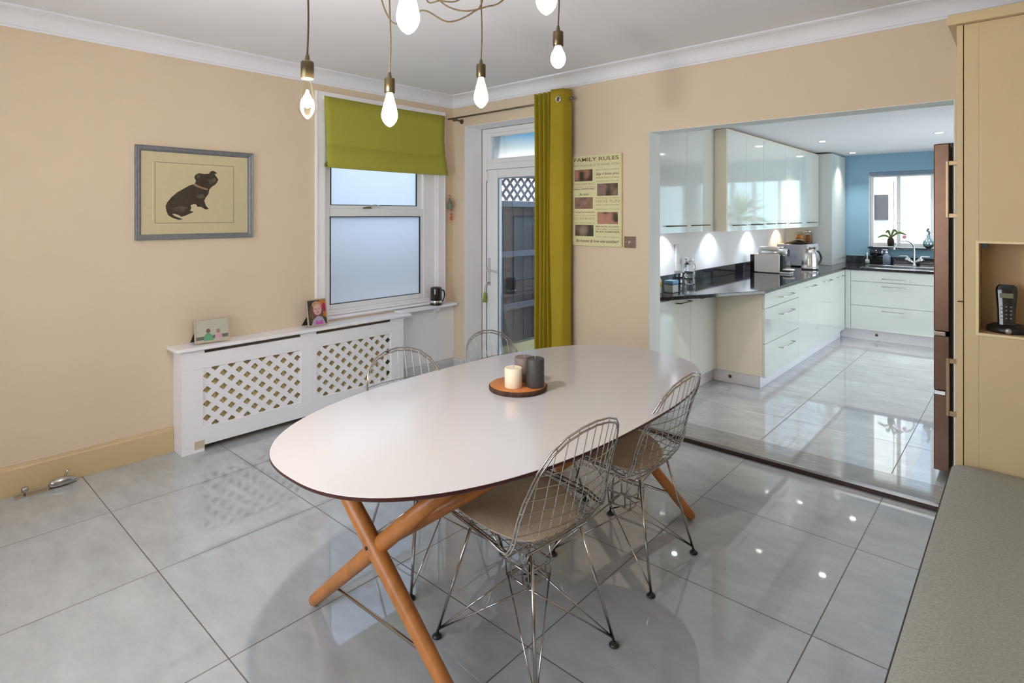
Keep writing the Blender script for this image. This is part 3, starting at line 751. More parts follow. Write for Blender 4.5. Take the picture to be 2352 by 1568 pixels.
for sgn in (1, -1):
    Q = lambda x, y, z: (TX+sgn*(x-2.497), TY+sgn*(y+1.822), z)
    leg(Q(2.068, -2.625, .012), Q(2.868, -2.60, .722))       # foot left, top right
    leg(Q(2.918, -2.60, .012), Q(2.13, -2.655, .722))
    m = MB(); m.tube([Q(2.50, -2.585, .40), Q(2.90, -2.25, .70)], [.022, .024], 16); m.build('brace', beech, tb)
    m = MB(); m.tube([Q(2.165, -2.61, .10), Q(2.20, -2.60, .112), Q(2.76, -2.585, .112), Q(2.79, -2.6, .105)], .0065, 10); m.build('cross_rod', chrome, tb)
    m = MB(); m.lathe([(0, -.004), (.007, -.004), (.007, 0)], Q(2.49, -2.658 if sgn > 0 else -2.658, .40), axis='y', n=12); m.build('bolt', black_m, tb)

# ================================================================== WIRE CHAIRS
KNOT = [(0, .325, .402), (.06, .300, .430), (.14, .24, .448), (.28, .115, .447), (.40, -.02, .438), (.50, -.11, .437), (.57, -.175, .452), (.64, -.222, .508), (.74, -.25, .60), (.87, -.282, .73), (1.0, -.318, .880)]
WK = [(0, .0), (.006, .10), (.02, .155), (.05, .195), (.12, .226), (.25, .245), (.45, .252), (.55, .248), (.66, .237), (.78, .224), (.88, .203), (.94, .172), (.975, .128), (.993, .070), (1.0, 0)]
def interp(T, v):
    v = max(0, min(1, v))
    for a, b in zip(T, T[1:]):
        if v <= b[0]:
            t = (v-a[0])/(b[0]-a[0]); return [a[i]+(b[i]-a[i])*t for i in range(1, len(a))]
    return list(T[-1][1:])
KS = []
for i in range(201):      # smoothed centre line
    v = i/200; acc = [0, 0]
    ws = 0
    for q in range(-6, 7):
        w_ = math.exp(-(q/3)**2); vv = v+q*.006
        if vv < 0: x0, z0 = interp(KNOT, 0); x1, z1 = interp(KNOT, -vv); x_, z_ = 2*x0-x1, 2*z0-z1
        elif vv > 1: x0, z0 = interp(KNOT, 1); x1, z1 = interp(KNOT, 2-vv); x_, z_ = 2*x0-x1, 2*z0-z1
        else: x_, z_ = interp(KNOT, vv)
        acc[0] += w_*x_; acc[1] += w_*z_; ws += w_
    KS.append((v, acc[0]/ws, acc[1]/ws))
def sst(a, b, x):
    t = max(0, min(1, (x-a)/(b-a))); return t*t*(3-2*t)
def shell(v, y, dz=0):
    x, z = interp(KS, v); u = y/.25
    ks = 1-sst(.42, .66, v); kb = sst(.46, .72, v)*(1-.35*sst(.8, 1, v))
    return Vector((x+.075*u*u*kb, y, z+.055*u*u*ks+dz))
def halfw(v): return interp(WK, v)[0]
def make_chair(label, loc, rz, group):
    t = thing('wire_chair', label, 'chair', loc, rz, group)
    m = MB()
    for k in range(-6, 7):
        y = k*.0385
        vs = [i/200 for i in range(201) if halfw(i/200) >= abs(y)]
        if len(vs) > 3:
            vs = vs[::4]+([vs[-1]] if (len(vs)-1) % 4 else [])
            m.tube([shell(v, y) for v in vs], .0016, 5)
    for j in range(22):
        v = .045+j*.0415
        if v > .915: break
        w_ = halfw(v); m.tube([shell(v, w_*(-1+2*i/16), -.0035) for i in range(17)], .0016, 5)
    m.build('wire_shell', chrome, t, local=True)
    m = MB()
    vv = [0, .002, .006, .012, .02, .035, .05, .08, .12, .18, .25, .32, .40, .46, .50, .54, .58, .62, .66, .72, .78, .84, .88, .91, .94, .96, .975, .985, .993, .998, 1]
    ring = [(v, halfw(v)) for v in vv]+[(v, -halfw(v)) for v in vv[-2:0:-1]]
    m.tube([shell(v, y) for v, y in ring], .0036, 7, closed=True)
    ring2 = []
    for v, y in ring:
        q = shell(.012+v*.976, y*.972); ring2.append(q+Vector((-.004*sst(.5, .7, v), 0, -.009*(1-sst(.5, .7, v)))))
    m.tube(ring2, .0036, 7, closed=True)
    m.build('rim', chrome, t, local=True)
    # padded seat
    m = MB(); rings_t, rings_b = [], []
    for i in range(9):
        r = i/8; T_, Bm = [], []
        for k in range(40):
            a = 2*PI*k/40; c, s_ = math.cos(a), math.sin(a)
            cv = math.copysign(abs(c)**.85, c)*r; cy_ = math.copysign(abs(s_)**.85, s_)*r
            v = .305+.245*cv; y = .212*cy_*(1-.06*abs(cv))
            p = shell(v, y); h_ = .026*(1-r**5)+.004
            T_.append(p+Vector((.012*sst(.5, .56, v), 0, .004+h_))); Bm.append(p+Vector((0, 0, .003)))
        rings_t.append(T_); rings_b.append(Bm)
    m.grid(rings_b[:0:-1]+[rings_b[1]] if False else rings_t[1:][::-1], closed_u=True)
    m.poly(rings_t[1]); m.grid([rings_t[-1], rings_b[-1]], closed_u=True); m.grid(rings_b[1:], closed_u=True); m.poly(rings_b[1])
    m.build('seat_pad', pad_m, t, local=True)
    feet = [(.235, .24), (.235, -.24), (-.235, .20), (-.235, -.20)]
    for fx, fy in feet:
        m = MB(); top = Vector((fx*.60, fy*.62, .425)); f0 = Vector((fx, fy, .016))
        m.tube([f0, top], .0058, 8)
        sx, sy = math.copysign(.054, fx), math.copysign(.054, fy)
        for tx, ty in ((sx, -sy), (-sx, sy)):
            m.tube([f0+Vector((0, 0, .012)), f0.lerp(Vector((sx, sy, .235)), .5)+Vector((tx-sx, ty-sy, 0))*.35, Vector((tx*1.0, ty*1.0, .232)), Vector((tx*1.12, ty*1.12, .30))][0:1]+[Vector((tx, ty, .232))], .0033, 6)
        l_ = m.build('leg', chrome, t, local=True)
        MB().lathe([(.014, 0), (.0185, .003), (.0185, .007), (.012, .012), (.0065, .017), (0, .0175)], (fx, fy, .0), n=14).build('foot_glide', black_m, l_, local=True)
    m = MB()
    for z, s_ in ((.235, .056), (.292, .062)):
        m.tube([(s_, s_, z), (-s_, s_, z), (-s_, -s_, z), (s_, -s_, z)], .0042, 6, closed=True)
    for a, b in ((1, 1), (1, -1), (-1, 1), (-1, -1)):
        m.tube([(a*.056, b*.056, .232), (a*.060, b*.060, .296), (-a*.02, b*.10, .43)], .0032, 6)
        m.tube([(a*.03, b*.056, .235), (a*.03, b*.062, .292), (a*.13, b*.11, .43)], .0032, 6)
    for a in (1, -1):
        m.tube([(a*.145, .155, .428), (a*.145, 0, .425), (a*.145, -.155, .428)], .0045, 6)
    m.build('base_cage', chrome, t, local=True)
    return t
G = 'wire chairs around the oval table'
c1 = make_chair('chrome wire chair with taupe pad in front of the table, nearest the camera', (2.828, -2.195, 0), PI-math.radians(5), G)
dup(c1, (2.812, -1.484, 0), PI, 'chrome wire chair with taupe pad at the kitchen end of the table, right side', G)
dup(c1, (2.135, -2.075, 0), math.radians(-8), 'chrome wire chair tucked in with its back towards the radiator cover lattice', G)
dup(c1, (2.158, -1.445, 0), math.radians(-2), 'chrome wire chair tucked in with its back towards the garden door corner', G)

# ================================================================== candles and tray
bx, by = 2.43, -1.80
t = thing('wooden_tray', 'round slice of wood with dark bark edge on the table', 'tray', (bx, by, TZ))
MB().lathe([(.0, 0), (.130, 0), (.134, .003), (.135, .017), (.131, .0205)], (bx, by, TZ+.0003), n=48).build('bark_edge', mat('dark_bark', srgb(72, 44, 30), .85, noise=.45, nscale=60, bump=.8, bscale=120, stretch=(1, 1, .3)), t)
wood_top = mat('orange_brown_sawn_wood', srgb(176, 108, 58), .45, noise=.14, nscale=18)
MB().lathe([(0, 0), (.128, 0), (.130, .001), (.129, .002), (0, .002)], (bx, by, TZ+.0208), n=48).build('sawn_face', wood_top, t)
CZ = TZ+.0231
def candle(label, x, y, r, h, m_, wick=True):
    t = thing('pillar_candle', label, 'candle', (x, y, CZ), group='pillar candles on the wooden slice')
    MB().lathe([(0, 0), (r-.001, 0), (r, .002), (r, h-.003), (r-.003, h), (r*.8, h-.001), (r*.3, h-.0035), (0, h-.0035)], (x, y, CZ), n=40).build('wax', m_, t)
    MB().tube([(x, y, CZ+h-.004), (x+.001, y, CZ+h+.006), (x-.002, y, CZ+h+.012)], .0012, 6).build('wick', mat('candle_wick', srgb(190, 180, 160), .9), t)
candle('short ivory pillar candle, front of the three on the wooden slice', 2.444, -1.848, .040, .088, mat('ivory_wax', srgb(232, 216, 192), .45))
candle('tall charcoal grey pillar candle on the right of the wooden slice', 2.512, -1.775, .0415, .128, mat('charcoal_wax', srgb(62, 58, 56), .55, noise=.25, nscale=40))
candle('wide taupe pillar candle behind the ivory one on the wooden slice', 2.405, -1.728, .046, .108, mat('taupe_wax', srgb(118, 102, 98), .5))

# ================================================================== pendant bulbs
cord_m = mat('brown_fabric_flex', srgb(92, 76, 50), .7)
warm = (1.0, .945, .90)
fil_m = emat('glowing_filament', (1.0, .86, .62), 30)
glow_m = emat('lit_lamp_glass', (1.0, .95, .82), 2.0)
amber = glassmat('amber_clear_glass', (1.0, .97, .90), .22)
PG = 'bare bulb pendants over the table'
EDI = [(.0125, .005), (.013, -.005), (.0165, -.02), (.0225, -.042), (.0285, -.066), (.032, -.085), (.0315, -.098), (.027, -.112), (.017, -.126), (.006, -.134), (0, -.136)]
GLB = [(.0125, .005), (.0135, -.004), (.018, -.016), (.026, -.03), (.030, -.046), (.0295, -.060), (.024, -.075), (.013, -.086), (0, -.09)]
SOC = [(.0, .078), (.0045, .078), (.006, .072), (.008, .060), (.009, .056), (.019, .054), (.0205, .051), (.0205, .0), (.019, -.002), (0, -.002)]
def pendant(label, x, y, zc, clear=False, globe=False, swag=None, sc=1.0):
    prof = GLB if globe else EDI
    z = zc+(.045 if globe else .07)
    t = thing('pendant_light', label, 'pendant light', (x, y, CH), group=PG)
    MB().lathe([(r*sc, h*sc) for r, h in SOC], (x, y, z)).build('lamp_holder', bronze, t)
    b = MB().lathe([(r*sc, h*sc) for r, h in prof], (x, y, z)).build('bulb', amber if clear else (glow_m if not clear else amber), t)
    m = MB()
    if clear:
        m.lathe([(0, -.035), (.004, -.038), (.006, -.048), (.012, -.058), (.0145, -.075), (.011, -.09), (0, -.096)], (x, y, z), n=16)
        m.build('filament', fil_m, b)
    pts = [(x, y, z+.076*sc), (x+.003, y+.002, z+.2), (x-.002, y, z+.4), (x, y, CH-.03), (x, y, CH-.002)]
    m = MB(); m.tube(spline(pts, 5), .0032, 7)
    m.lathe([(.012, 0), (.012, -.012), (.004, -.02), (0, -.02)], (x, y, CH-.0005), n=12)
    if swag: m.tube(spline(swag, 9), .0032, 7)
    m.build('flex', cord_m, t)
    lamp('bulb_light', 'POINT', (x, y, z-(.045 if globe else .08)), BULB_W, warm, t, radius=.028)
pendant('clear teardrop bulb pendant, leftmost over the table', 2.462, -2.863, 1.918, clear=True)
pendant('teardrop bulb pendant hanging in front of the green blind', 2.329, -2.446, 1.958, swag=[(2.33, -2.446, CH-.01), (2.262, -2.44, 2.46), (2.285, -2.42, 2.34), (2.32, -2.385, 2.315), (2.39, -2.33, 2.365), (2.46, -2.258, 2.322), (2.53, -2.19, 2.36), (2.565, -2.165, 2.42), (2.59, -2.14, CH-.01)])
pendant('teardrop bulb pendant hanging in front of the garden door corner', 2.418, -2.03, 2.078, swag=[(2.418, -2.03, CH-.01), (2.40, -2.30, 2.48), (2.44, -2.275, 2.40), (2.50, -2.222, 2.366), (2.57, -2.16, 2.38), (2.64, -2.10, 2.43), (2.80, -2.03, CH-.01)])
pendant('round frosted bulb pendant, rightmost over the table', 2.819, -2.005, 2.166, globe=True)
pendant('large teardrop bulb pendant nearest the camera at the top edge', 2.944, -2.834, 2.101, clear=False, swag=[(2.944, -2.834, CH-.01), (2.75, -2.55, 2.52), (2.40, -2.32, 2.42), (2.44, -2.28, 2.405), (2.50, -2.23, 2.41), (2.6, -2.2, 2.5), (2.68, -2.36, CH-.01)])
pendant('teardrop bulb pendant cut off by the top edge beside the round bulb', 3.128, -2.467, 2.205)
t = thing('ceiling_rose', 'bronze ceiling rose above the table where the flexes gather', 'ceiling rose', (2.68, -2.38, CH))
MB().lathe([(.06, -.001), (.06, -.02), (.05, -.028), (0, -.03)], (2.68, -2.38, CH)).build('rose', bronze, t)

# ================================================================== tall cream cabinet, phone, bench
lc = thing('tall_cabinet', 'tall cream cabinet with a phone niche at the right of the kitchen opening', 'cabinet', (4.35, -.35, 0))
cream = mat('cream_cabinet_paint', srgb(206, 186, 146), .45, noise=.02, nscale=6)
LX0, LX1, LY0, LY1 = 3.978, 4.70, -.63, -.03
nx0, nx1, nz0, nz1 = 4.030, 4.42, 1.045, 1.428
mb = MB()   # end panel with the niche cut out, then the carcass behind it
mb.box(LX0+.002, nx0, LY0, LY0+.02, .0, 2.375); mb.box(nx1, LX1, LY0, LY0+.02, 0, 2.375); mb.box(nx0, nx1, LY0, LY0+.02, 0, nz0); mb.box(nx0, nx1, LY0, LY0+.02, nz1, 2.375)
mb.build('end_panel', cream, lc, bevel=.0015)
mb = MB(); mb.box(LX0+.002, LX1, LY0+.20, LY1, 0, 2.375); mb.box(LX0+.002, nx0-.002, LY0+.02, LY0+.2, 0, 2.375); mb.box(nx1+.002, LX1, LY0+.02, LY0+.2, 0, 2.375)
mb.box(nx0-.002, nx1+.002, LY0+.02, LY0+.2, 0, nz0-.02); mb.box(nx0-.002, nx1+.002, LY0+.02, LY0+.2, nz1+.002, 2.375)
mb.build('carcass', cream, lc)
nich = MB().box(nx0-.002, nx1+.002, LY0+.02, LY0+.196, nz0-.019, nz0).box(nx0, nx1, LY0+.192, LY0+.199, nz0, nz1)
nich.build('niche_lining', mat('beige_niche_back', srgb(196, 168, 132), .6), lc)
mb = MB(); w_ = .010
mb.box(nx0-w_, nx0, LY0-.004, LY0, nz0-w_, nz1+w_); mb.box(nx0, nx1+w_, LY0-.004, LY0, nz1, nz1+w_); mb.box(nx0, nx1+w_, LY0-.004, LY0, nz0-w_, nz0)
mb.build('niche_edging', mat('pale_cream_edging', srgb(232, 214, 172), .4), lc)
for z0, z1 in ((.08, 1.17), (1.175, 2.375)):
    d_ = MB().box(3.955, LX0-.001, LY0-.002, LY1, z0, z1).build('door', cream, lc, bevel=.0015)
    zz = (.618, .882) if z0 < 1 else (1.536, 1.797)
    yy = -.455 if z0 < 1 else -.485
    m = MB(); m.box(3.903, 3.915, yy-.011, yy+.011, zz[0], zz[1])
    for q in (zz[0], zz[1]-.02): m.box(3.915, 3.955, yy-.010, yy+.010, q, q+.02)
    m.build('handle', mat('brushed_bronze_handle', srgb(176, 150, 122), .3, metal=.8), d_, bevel=.002)
mb = MB().box(3.925, LX1, LY0-.03, LY1, 2.376, 2.42)
mb.build('cornice', cream, lc, bevel=.003)
t = thing('cordless_phone', 'black cordless phone standing in its charging base in the cabinet niche', 'phone', (4.13, -.53, nz0))
MB().lathe([(.0, 0), (.070, 0), (.078, .006), (.075, .020), (.055, .032), (.0, .036)], (4.125, -.525, nz0+.0005), n=32).build('charging_base', black_m, t)
mb = MB(); rows = []
def hs(z, w, d, yc): return [(4.118+w*math.copysign(abs(math.cos(a*2*PI/20))**.5, math.cos(a*2*PI/20)), yc+d*math.copysign(abs(math.sin(a*2*PI/20))**.5, math.sin(a*2*PI/20)), nz0+z) for a in range(20)]
for z, w, d, yc in ((.02, .029, .014, -.545), (.05, .030, .014, -.543), (.10, .031, .014, -.540), (.15, .035, .014, -.537), (.18, .037, .014, -.535), (.195, .034, .012, -.534), (.204, .024, .008, -.533)): rows.append(hs(z, w, d, yc))
mb.grid(rows, closed_u=True); mb.poly(rows[0]); mb.poly(rows[-1])
mb.build('handset', blackgloss, t)
MB().box(4.096, 4.140, -.5525, -.549, nz0+.148, nz0+.168).build('display', mat('grey_green_display', srgb(112, 112, 92), .3), t)
mb = MB()
for r_ in range(4):
    for c_ in range(3): mb.box(4.099+c_*.0155, 4.105+c_*.0155, -.5595, -.553, nz0+.060+r_*.0165, nz0+.064+r_*.0165)
mb.build('keypad', mat('grey_keys', srgb(120, 124, 130), .4), t)
MB().lathe([(0, -.003), (.012, -.003), (.012, 0)], (4.125, -.6005, nz0+.013), axis='y', n=16).build('logo_badge', mat('silver_badge', srgb(170, 170, 170), .3, metal=.6), t)
tag(MB().box(4.036, 4.056, -.60, -.58, nz1-.024, nz1-.001).build('black_clip', black_m), 'tiny black square fitting in the top left corner of the phone niche', 'fitting')
tag(MB().box(4.155, 4.26, -.4385, -.4375, nz1-.125, nz1-.035).build('paper_note', mat('pale_note_paper', srgb(200, 176, 130), .8)), 'pale paper note stuck inside the phone niche', 'note')
t = thing('bowl', 'black shallow bowl upturned on top of the tall cream cabinet', 'bowl', (4.22, -.33, 2.42))
MB().lathe([(.235, .0005), (.24, .006), (.235, .016), (.20, .032), (.12, .048), (.05, .053), (0, .054)], (4.22, -.33, 2.42), n=48).build('bowl_shell', black_m, t)

bn = thing('bench', 'long grey fabric upholstered bench seat along the right side', 'bench', (4.3, -2.2, 0))
tweed = mat('grey_green_tweed', srgb(156, 158, 152), .9, noise=.16, nscale=170, bump=.5, bscale=600)
m = MB()
xl, xr, ya, yb = 3.935, 4.70, -4.4, -.645
def rr(x0, x1, y0, y1, r, z, N=6):
    P = []
    for cx, cy, a0 in ((x1-r, y1-r, 0), (x0+r, y1-r, PI/2), (x0+r, y0+r, PI), (x1-r, y0+r, 3*PI/2)):
        for k in range(N+1):
            a = a0+k/N*PI/2; P.append((cx+r*math.cos(a), cy+r*math.sin(a), z))
    return P
rows = [rr(xl+.005, xr, ya, yb, .03, .33), rr(xl, xr, ya, yb, .032, .345), rr(xl-.006, xr, ya, yb, .035, .40), rr(xl, xr, ya, yb, .035, .445), rr(xl+.010, xr-.01, ya+.01, yb-.008, .04, .468), rr(xl+.03, xr-.03, ya+.03, yb-.025, .045, .478), rr(xl+.12, xr-.12, ya+.12, yb-.10, .05, .483)]
m.grid(rows, closed_u=True); m.poly(rows[0]); m.poly(rows[-1])
m.build('seat_cushion', tweed, bn)
seam = rr(xl+.004, xr-.005, ya+.005, yb-.004, .038, .4575)
MB().tube(seam, .0022, 6, closed=True).build('seam_piping', mat('dark_seam_thread', srgb(74, 72, 68), .9), bn)
MB().box(xl+.04, xr-.01, ya+.03, yb-.03, .0, .33).build('bench_base', mat('grey_bench_base', srgb(120, 118, 112), .8), bn)

# ================================================================== KITCHEN setting
struct('wall_kitchen_left', MB().box(1.5, 1.78, .33, 5.3, -.1, 2.6).box(1.6, 1.78, .169, .33, -.1, 2.6), wall_white)
kw = MB(); kwx0, kwx1, kwz0, kwz1 = 2.62, 3.98, 1.112, 2.11
dx0, dx1 = 4.12, 5.0
kw.box(1.78, kwx0, 5.0, 5.3, -.1, 2.6).box(kwx0, kwx1, 5.0, 5.3, -.1, kwz0).box(kwx0, kwx1, 5.0, 5.3, kwz1, 2.6).box(kwx1, dx0, 5.0, 5.3, -.1, 2.6).box(dx0, dx1, 5.0, 5.3, 2.12, 2.6).box(dx1, 5.3, 5.0, 5.3, -.1, 2.6).box(dx0, dx1, 5.0, 5.3, -.1, KF-.001)
struct('wall_kitchen_back', kw, wall_blue)
struct('wall_kitchen_right', MB().box(5.2, 5.4, .168, 1.6, -.1, 2.6).box(5.2, 5.4, 3.9, 5.0, -.1, 2.6).box(5.2, 5.4, 1.6, 3.9, -.1, .35).box(5.2, 5.4, 1.6, 3.9, 2.15, 2.6), wall_white)
w4 = bpy.data.objects.new('added_window_kitchen', None); COL.objects.link(w4); w4['kind'] = 'structure'; w4.location = (5.3, 2.75, .35)  # invented window out of view, added to light the cabinet fronts
MB().box(5.28, 5.34, 1.601, 1.66, .351, 2.149).box(5.28, 5.34, 3.84, 3.899, .351, 2.149).box(5.28, 5.34, 1.66, 3.84, .351, .41).box(5.28, 5.34, 1.66, 3.84, 2.09, 2.149).box(5.28, 5.34, 2.72, 2.78, .41, 2.09).build('window_frame', upvc, w4)
MB().box(5.306, 5.312, 1.66, 3.84, .41, 2.09).build('window_pane', glass, w4)
ad2 = bpy.data.lights.new('fill_light_kitchen', 'AREA'); ad2.shape = 'RECTANGLE'; ad2.size = 2.2; ad2.size_y = 1.7; ad2.energy = KITFILL_W; ad2.color = (.97, .985, 1)  # added area light outside it, fills the kitchen from the right
ao2 = bpy.data.objects.new('fill_light_kitchen', ad2); COL.objects.link(ao2); ao2.location = (5.42, 2.75, 1.25); ao2.rotation_euler = Vector((-1, 0, 0)).to_track_quat('-Z', 'Y').to_euler()
struct('wall_kitchen_near', MB().box(RX+.2, 5.4, 0, .168, -.1, 2.6), wall_white)
struct('ceiling_kitchen', MB().box(1.5, 5.4, .169, 5.3, KC, 2.6), kceil_m)

wn = bpy.data.objects.new('window_2', None); COL.objects.link(wn); wn['kind'] = 'structure'; wn.location = (3.3, 5.1, kwz0)
mb = MB()
e_ = .035
mb.box(kwx0+.001, kwx0+e_, 5.10, 5.16, kwz0+.02, kwz1-.001); mb.box(kwx1-e_, kwx1-.001, 5.10, 5.16, kwz0+.02, kwz1-.001)
mb.box(kwx0+e_, kwx1-e_, 5.10, 5.16, kwz1-e_-.03, kwz1-.001); mb.box(kwx0+e_, kwx1-e_, 5.10, 5.16, kwz0+.02, kwz0+.07)
mb.box(2.915, 2.955, 5.10, 5.16, kwz0+.07, kwz1-e_-.03); mb.box(3.275, 3.325, 5.10, 5.16, kwz0+.07, kwz1-e_-.03); mb.box(3.60, 3.65, 5.10, 5.16, kwz0+.07, kwz1-e_-.03)
mb.build('window_frame', upvc, wn, bevel=.004)
MB().box(kwx0+e_, kwx1-e_, 5.126, 5.132, kwz0+.07, kwz1-e_-.03).build('window_pane', glass, wn)
MB().box(kwx0+.002, kwx1-.002, 4.93, 5.10, kwz0-.001, kwz0+.018).build('window_sill', granite, wn)
mb = MB().box(kwx0, kwx0+.001, 5.001, 5.10, kwz0+.02, kwz1).box(kwx1-.001, kwx1, 5.001, 5.10, kwz0+.02, kwz1); mb.build('reveal_lining', wall_white, wn)
tag(MB().box(kwx0+.02, kwx1-.02, 5.01, 5.06, kwz1-.052, kwz1-.002).build('roller_blind', mat('grey_blue_blind_roll', srgb(120, 140, 160), .6)), 'rolled up pale roller blind at the top of the kitchen window', 'blind')
d2 = bpy.data.objects.new('door_2', None); COL.objects.link(d2); d2['kind'] = 'structure'; d2.location = (4.56, 5.1, KF)
mb = MB().box(dx0+.002, dx0+.09, 5.08, 5.15, KF, 2.115).box(dx1-.09, dx1-.002, 5.08, 5.15, KF, 2.115).box(dx0+.09, dx1-.09, 5.08, 5.15, 2.02, 2.115).box(dx0+.09, dx1-.09, 5.08, 5.15, KF, KF+.16)
mb.build('door_leaf', upvc, d2, bevel=.003)
MB().box(dx0+.09, dx1-.09, 5.112, 5.118, KF+.16, 2.02).build('door_pane', glass, d2)

# worktop with upstands
wk = thing('worktop', 'black speckled granite worktop running round the kitchen corner', 'worktop', (2.2, 2.5, .88))
MB().prism([(1.781, .170, .881), (2.015, .170, .881), (2.53, 1.243, .881), (2.53, 4.18, .881), (4.0, 4.18, .881), (4.0, 4.999, .881), (1.781, 4.999, .881)], (0, 0, .029)).build('slab', granite, wk, bevel=.003)
MB().box(1.781, 1.799, .172, 4.28, .9103, 1.012).box(2.36, 4.0, 4.981, 4.999, .9103, 1.004).build('upstand', granite, wk, bevel=.002)

# kitchen units -------------------------------------------------------
def bar_handle(m, p0, p1, out, r=.0045, post=.028, inset=.0):
    p0, p1, out = Vector(p0), Vector(p1), Vector(out)
    m.tube([p0, p0+out, p1+out, p1], r, 8)
def unit(label, cat, loc, group=None, name='base_cabinet'): return thing(name, label, cat, loc, 0, group)
KG = 'gloss white base units'
FX = 2.51
# shallow unit next to the opening (two doors)
u_ = unit('shallow pale base unit with two doors under the angled worktop end', 'kitchen cabinet', (1.93, .74, KF), KG)
MB().box(1.781, 2.066, .172, 1.31, .16, .878).build('carcass', cab_side, u_)
for (ya_, yb_) in ((.20, .77), (.774, 1.308)):
    d_ = MB().box(2.067, 2.085, ya_, yb_, .163, .872).build('door', cab_gloss, u_, bevel=.0015)
    m = MB(); hy = (.40, .76) if ya_ < .5 else (.95, 1.18)
    bar_handle(m, (2.085, .52 if ya_ < .5 else .93, .838), (2.085, .735 if ya_ < .5 else 1.15, .838), (.035, 0, 0)); m.build('handle', bronze, d_)
MB().box(1.781, 2.03, .172, 1.36, KF+.0005, .16).build('plinth', gloss_white, u_)
# drawer unit with end panel
u_ = unit('gloss white unit of three drawers with beige end panel facing the dining room', 'kitchen cabinet', (2.2, 1.8, KF), KG)
MB().box(1.80, 2.488, 1.312, 1.33, .157, .879).build('end_panel', cab_side, u_, bevel=.001)
MB().box(1.80, 2.488, 1.331, 2.288, .16, .878).build('carcass', cab_side, u_)
for z0, z1, hz in ((.743, .874, .808), (.441, .739, .655), (.150, .437, .352)):
    d_ = MB().box(2.489, FX, 1.311, 2.288, z0, z1).build('drawer', cab_gloss, u_, bevel=.0015)
    m = MB(); bar_handle(m, (FX, 1.69, hz), (FX, 2.05, hz), (.035, 0, 0)); m.build('handle', nickel, d_)
m = MB().box(1.80, 2.453, 1.362, 2.289, KF+.0005, .156); p_ = m.build('plinth', gloss_white, u_)
MB().lathe([(0, -.003), (.014, -.003), (.016, 0)], (2.19, 1.362, .097), axis='y', n=16).build('plinth_light', mat('brown_plinth_stud', srgb(96, 66, 44), .4), u_)
for (ya_, yb_, lab) in ((2.291, 2.998, 'gloss white base unit door beside the drawer unit'), (3.001, 3.598, 'gloss white base unit door in the middle of the left run'), (3.601, 4.196, 'gloss white base unit door next to the inner kitchen corner')):
    u_ = unit(lab, 'kitchen cabinet', (2.2, (ya_+yb_)/2, KF), KG)
    MB().box(1.80, 2.488, ya_, yb_, .16, .878).build('carcass', cab_side, u_)
    d_ = MB().box(2.489, FX, ya_, yb_, .150, .874).build('door', cab_gloss, u_, bevel=.0015)
    m = MB(); hc = (ya_+yb_)/2; bar_handle(m, (FX, hc-.13, .815), (FX, hc+.16, .815), (.035, 0, 0)); m.build('handle', nickel, d_)
    MB().box(1.80, 2.453, ya_-.001, yb_+.05*(yb_ > 4), KF+.0005, .156).build('plinth', gloss_white, u_)
# corner post + wide drawers along the back
BYF = 4.20
u_ = unit('wide gloss white unit of three long drawers under the sink', 'kitchen cabinet', (3.0, 4.6, KF), KG)
MB().box(2.511, 3.399, 4.222, 4.98, .16, .878).build('carcass', cab_side, u_)
MB().box(2.512, 2.568, BYF, 4.22, .163, .876).build('corner_post', cab_gloss, u_)
for z0, z1, hz in ((.746, .876, .790), (.456, .742, .70), (.165, .452, .408)):
    d_ = MB().box(2.572, 3.395, BYF, 4.22, z0, z1).build('drawer', cab_gloss, u_, bevel=.0015)
    m = MB(); bar_handle(m, (2.90, BYF, hz), (3.175, BYF, hz), (0, -.03, 0)); m.build('handle', nickel, d_)
MB().box(2.455, 3.398, 4.262, 4.30, KF+.0005, .16).build('plinth', gloss_white, u_)
MB().lathe([(0, -.003), (.014, -.003), (.016, 0)], (2.832, 4.262, .105), axis='y', n=16).build('plinth_light', mat('brown_plinth_stud', srgb(96, 66, 44), .4), u_)
u_ = unit('gloss white base unit on the back run hidden behind the fridge freezer', 'kitchen cabinet', (3.7, 4.6, KF), KG)
MB().box(3.40, 3.99, 4.222, 4.98, .16, .878).build('carcass', cab_side, u_)
MB().box(3.399, 3.99, BYF, 4.22, .163, .876).build('door', cab_gloss, u_)
# wall cabinets
WG = 'gloss white wall units'
u_ = unit('pale gloss two door wall unit nearest the opening', 'kitchen cabinet', (1.93, .7, 1.4), WG, 'wall_cabinet')
MB().box(1.781, 2.068, .172, 1.258, 1.407, 2.335).build('carcass', cab_side, u_)
for ya_, yb_ in ((.174, .70), (.703, 1.256)):
    d_ = MB().box(2.069, 2.089, ya_, yb_, 1.403, 2.335).build('door', cab_gloss, u_, bevel=.0015)
    m = MB(); a_, b_ = (.34, .64) if ya_ < .5 else (.79, 1.10); bar_handle(m, (2.089, a_, 1.46), (2.089, b_, 1.46), (.03, 0, 0)); m.build('handle', bronze, d_)
GRP = ((1.28, 2.216, 2), (2.219, 2.914, 2), (2.917, 3.552, 1), (3.555, 4.262, 1))
LAB = ('gloss white wall unit with beige side at the near end of the deep run', 'gloss white wall unit above the coffee machine', 'gloss white wall unit second from the tall corner housing', 'gloss white wall unit touching the tall corner housing')
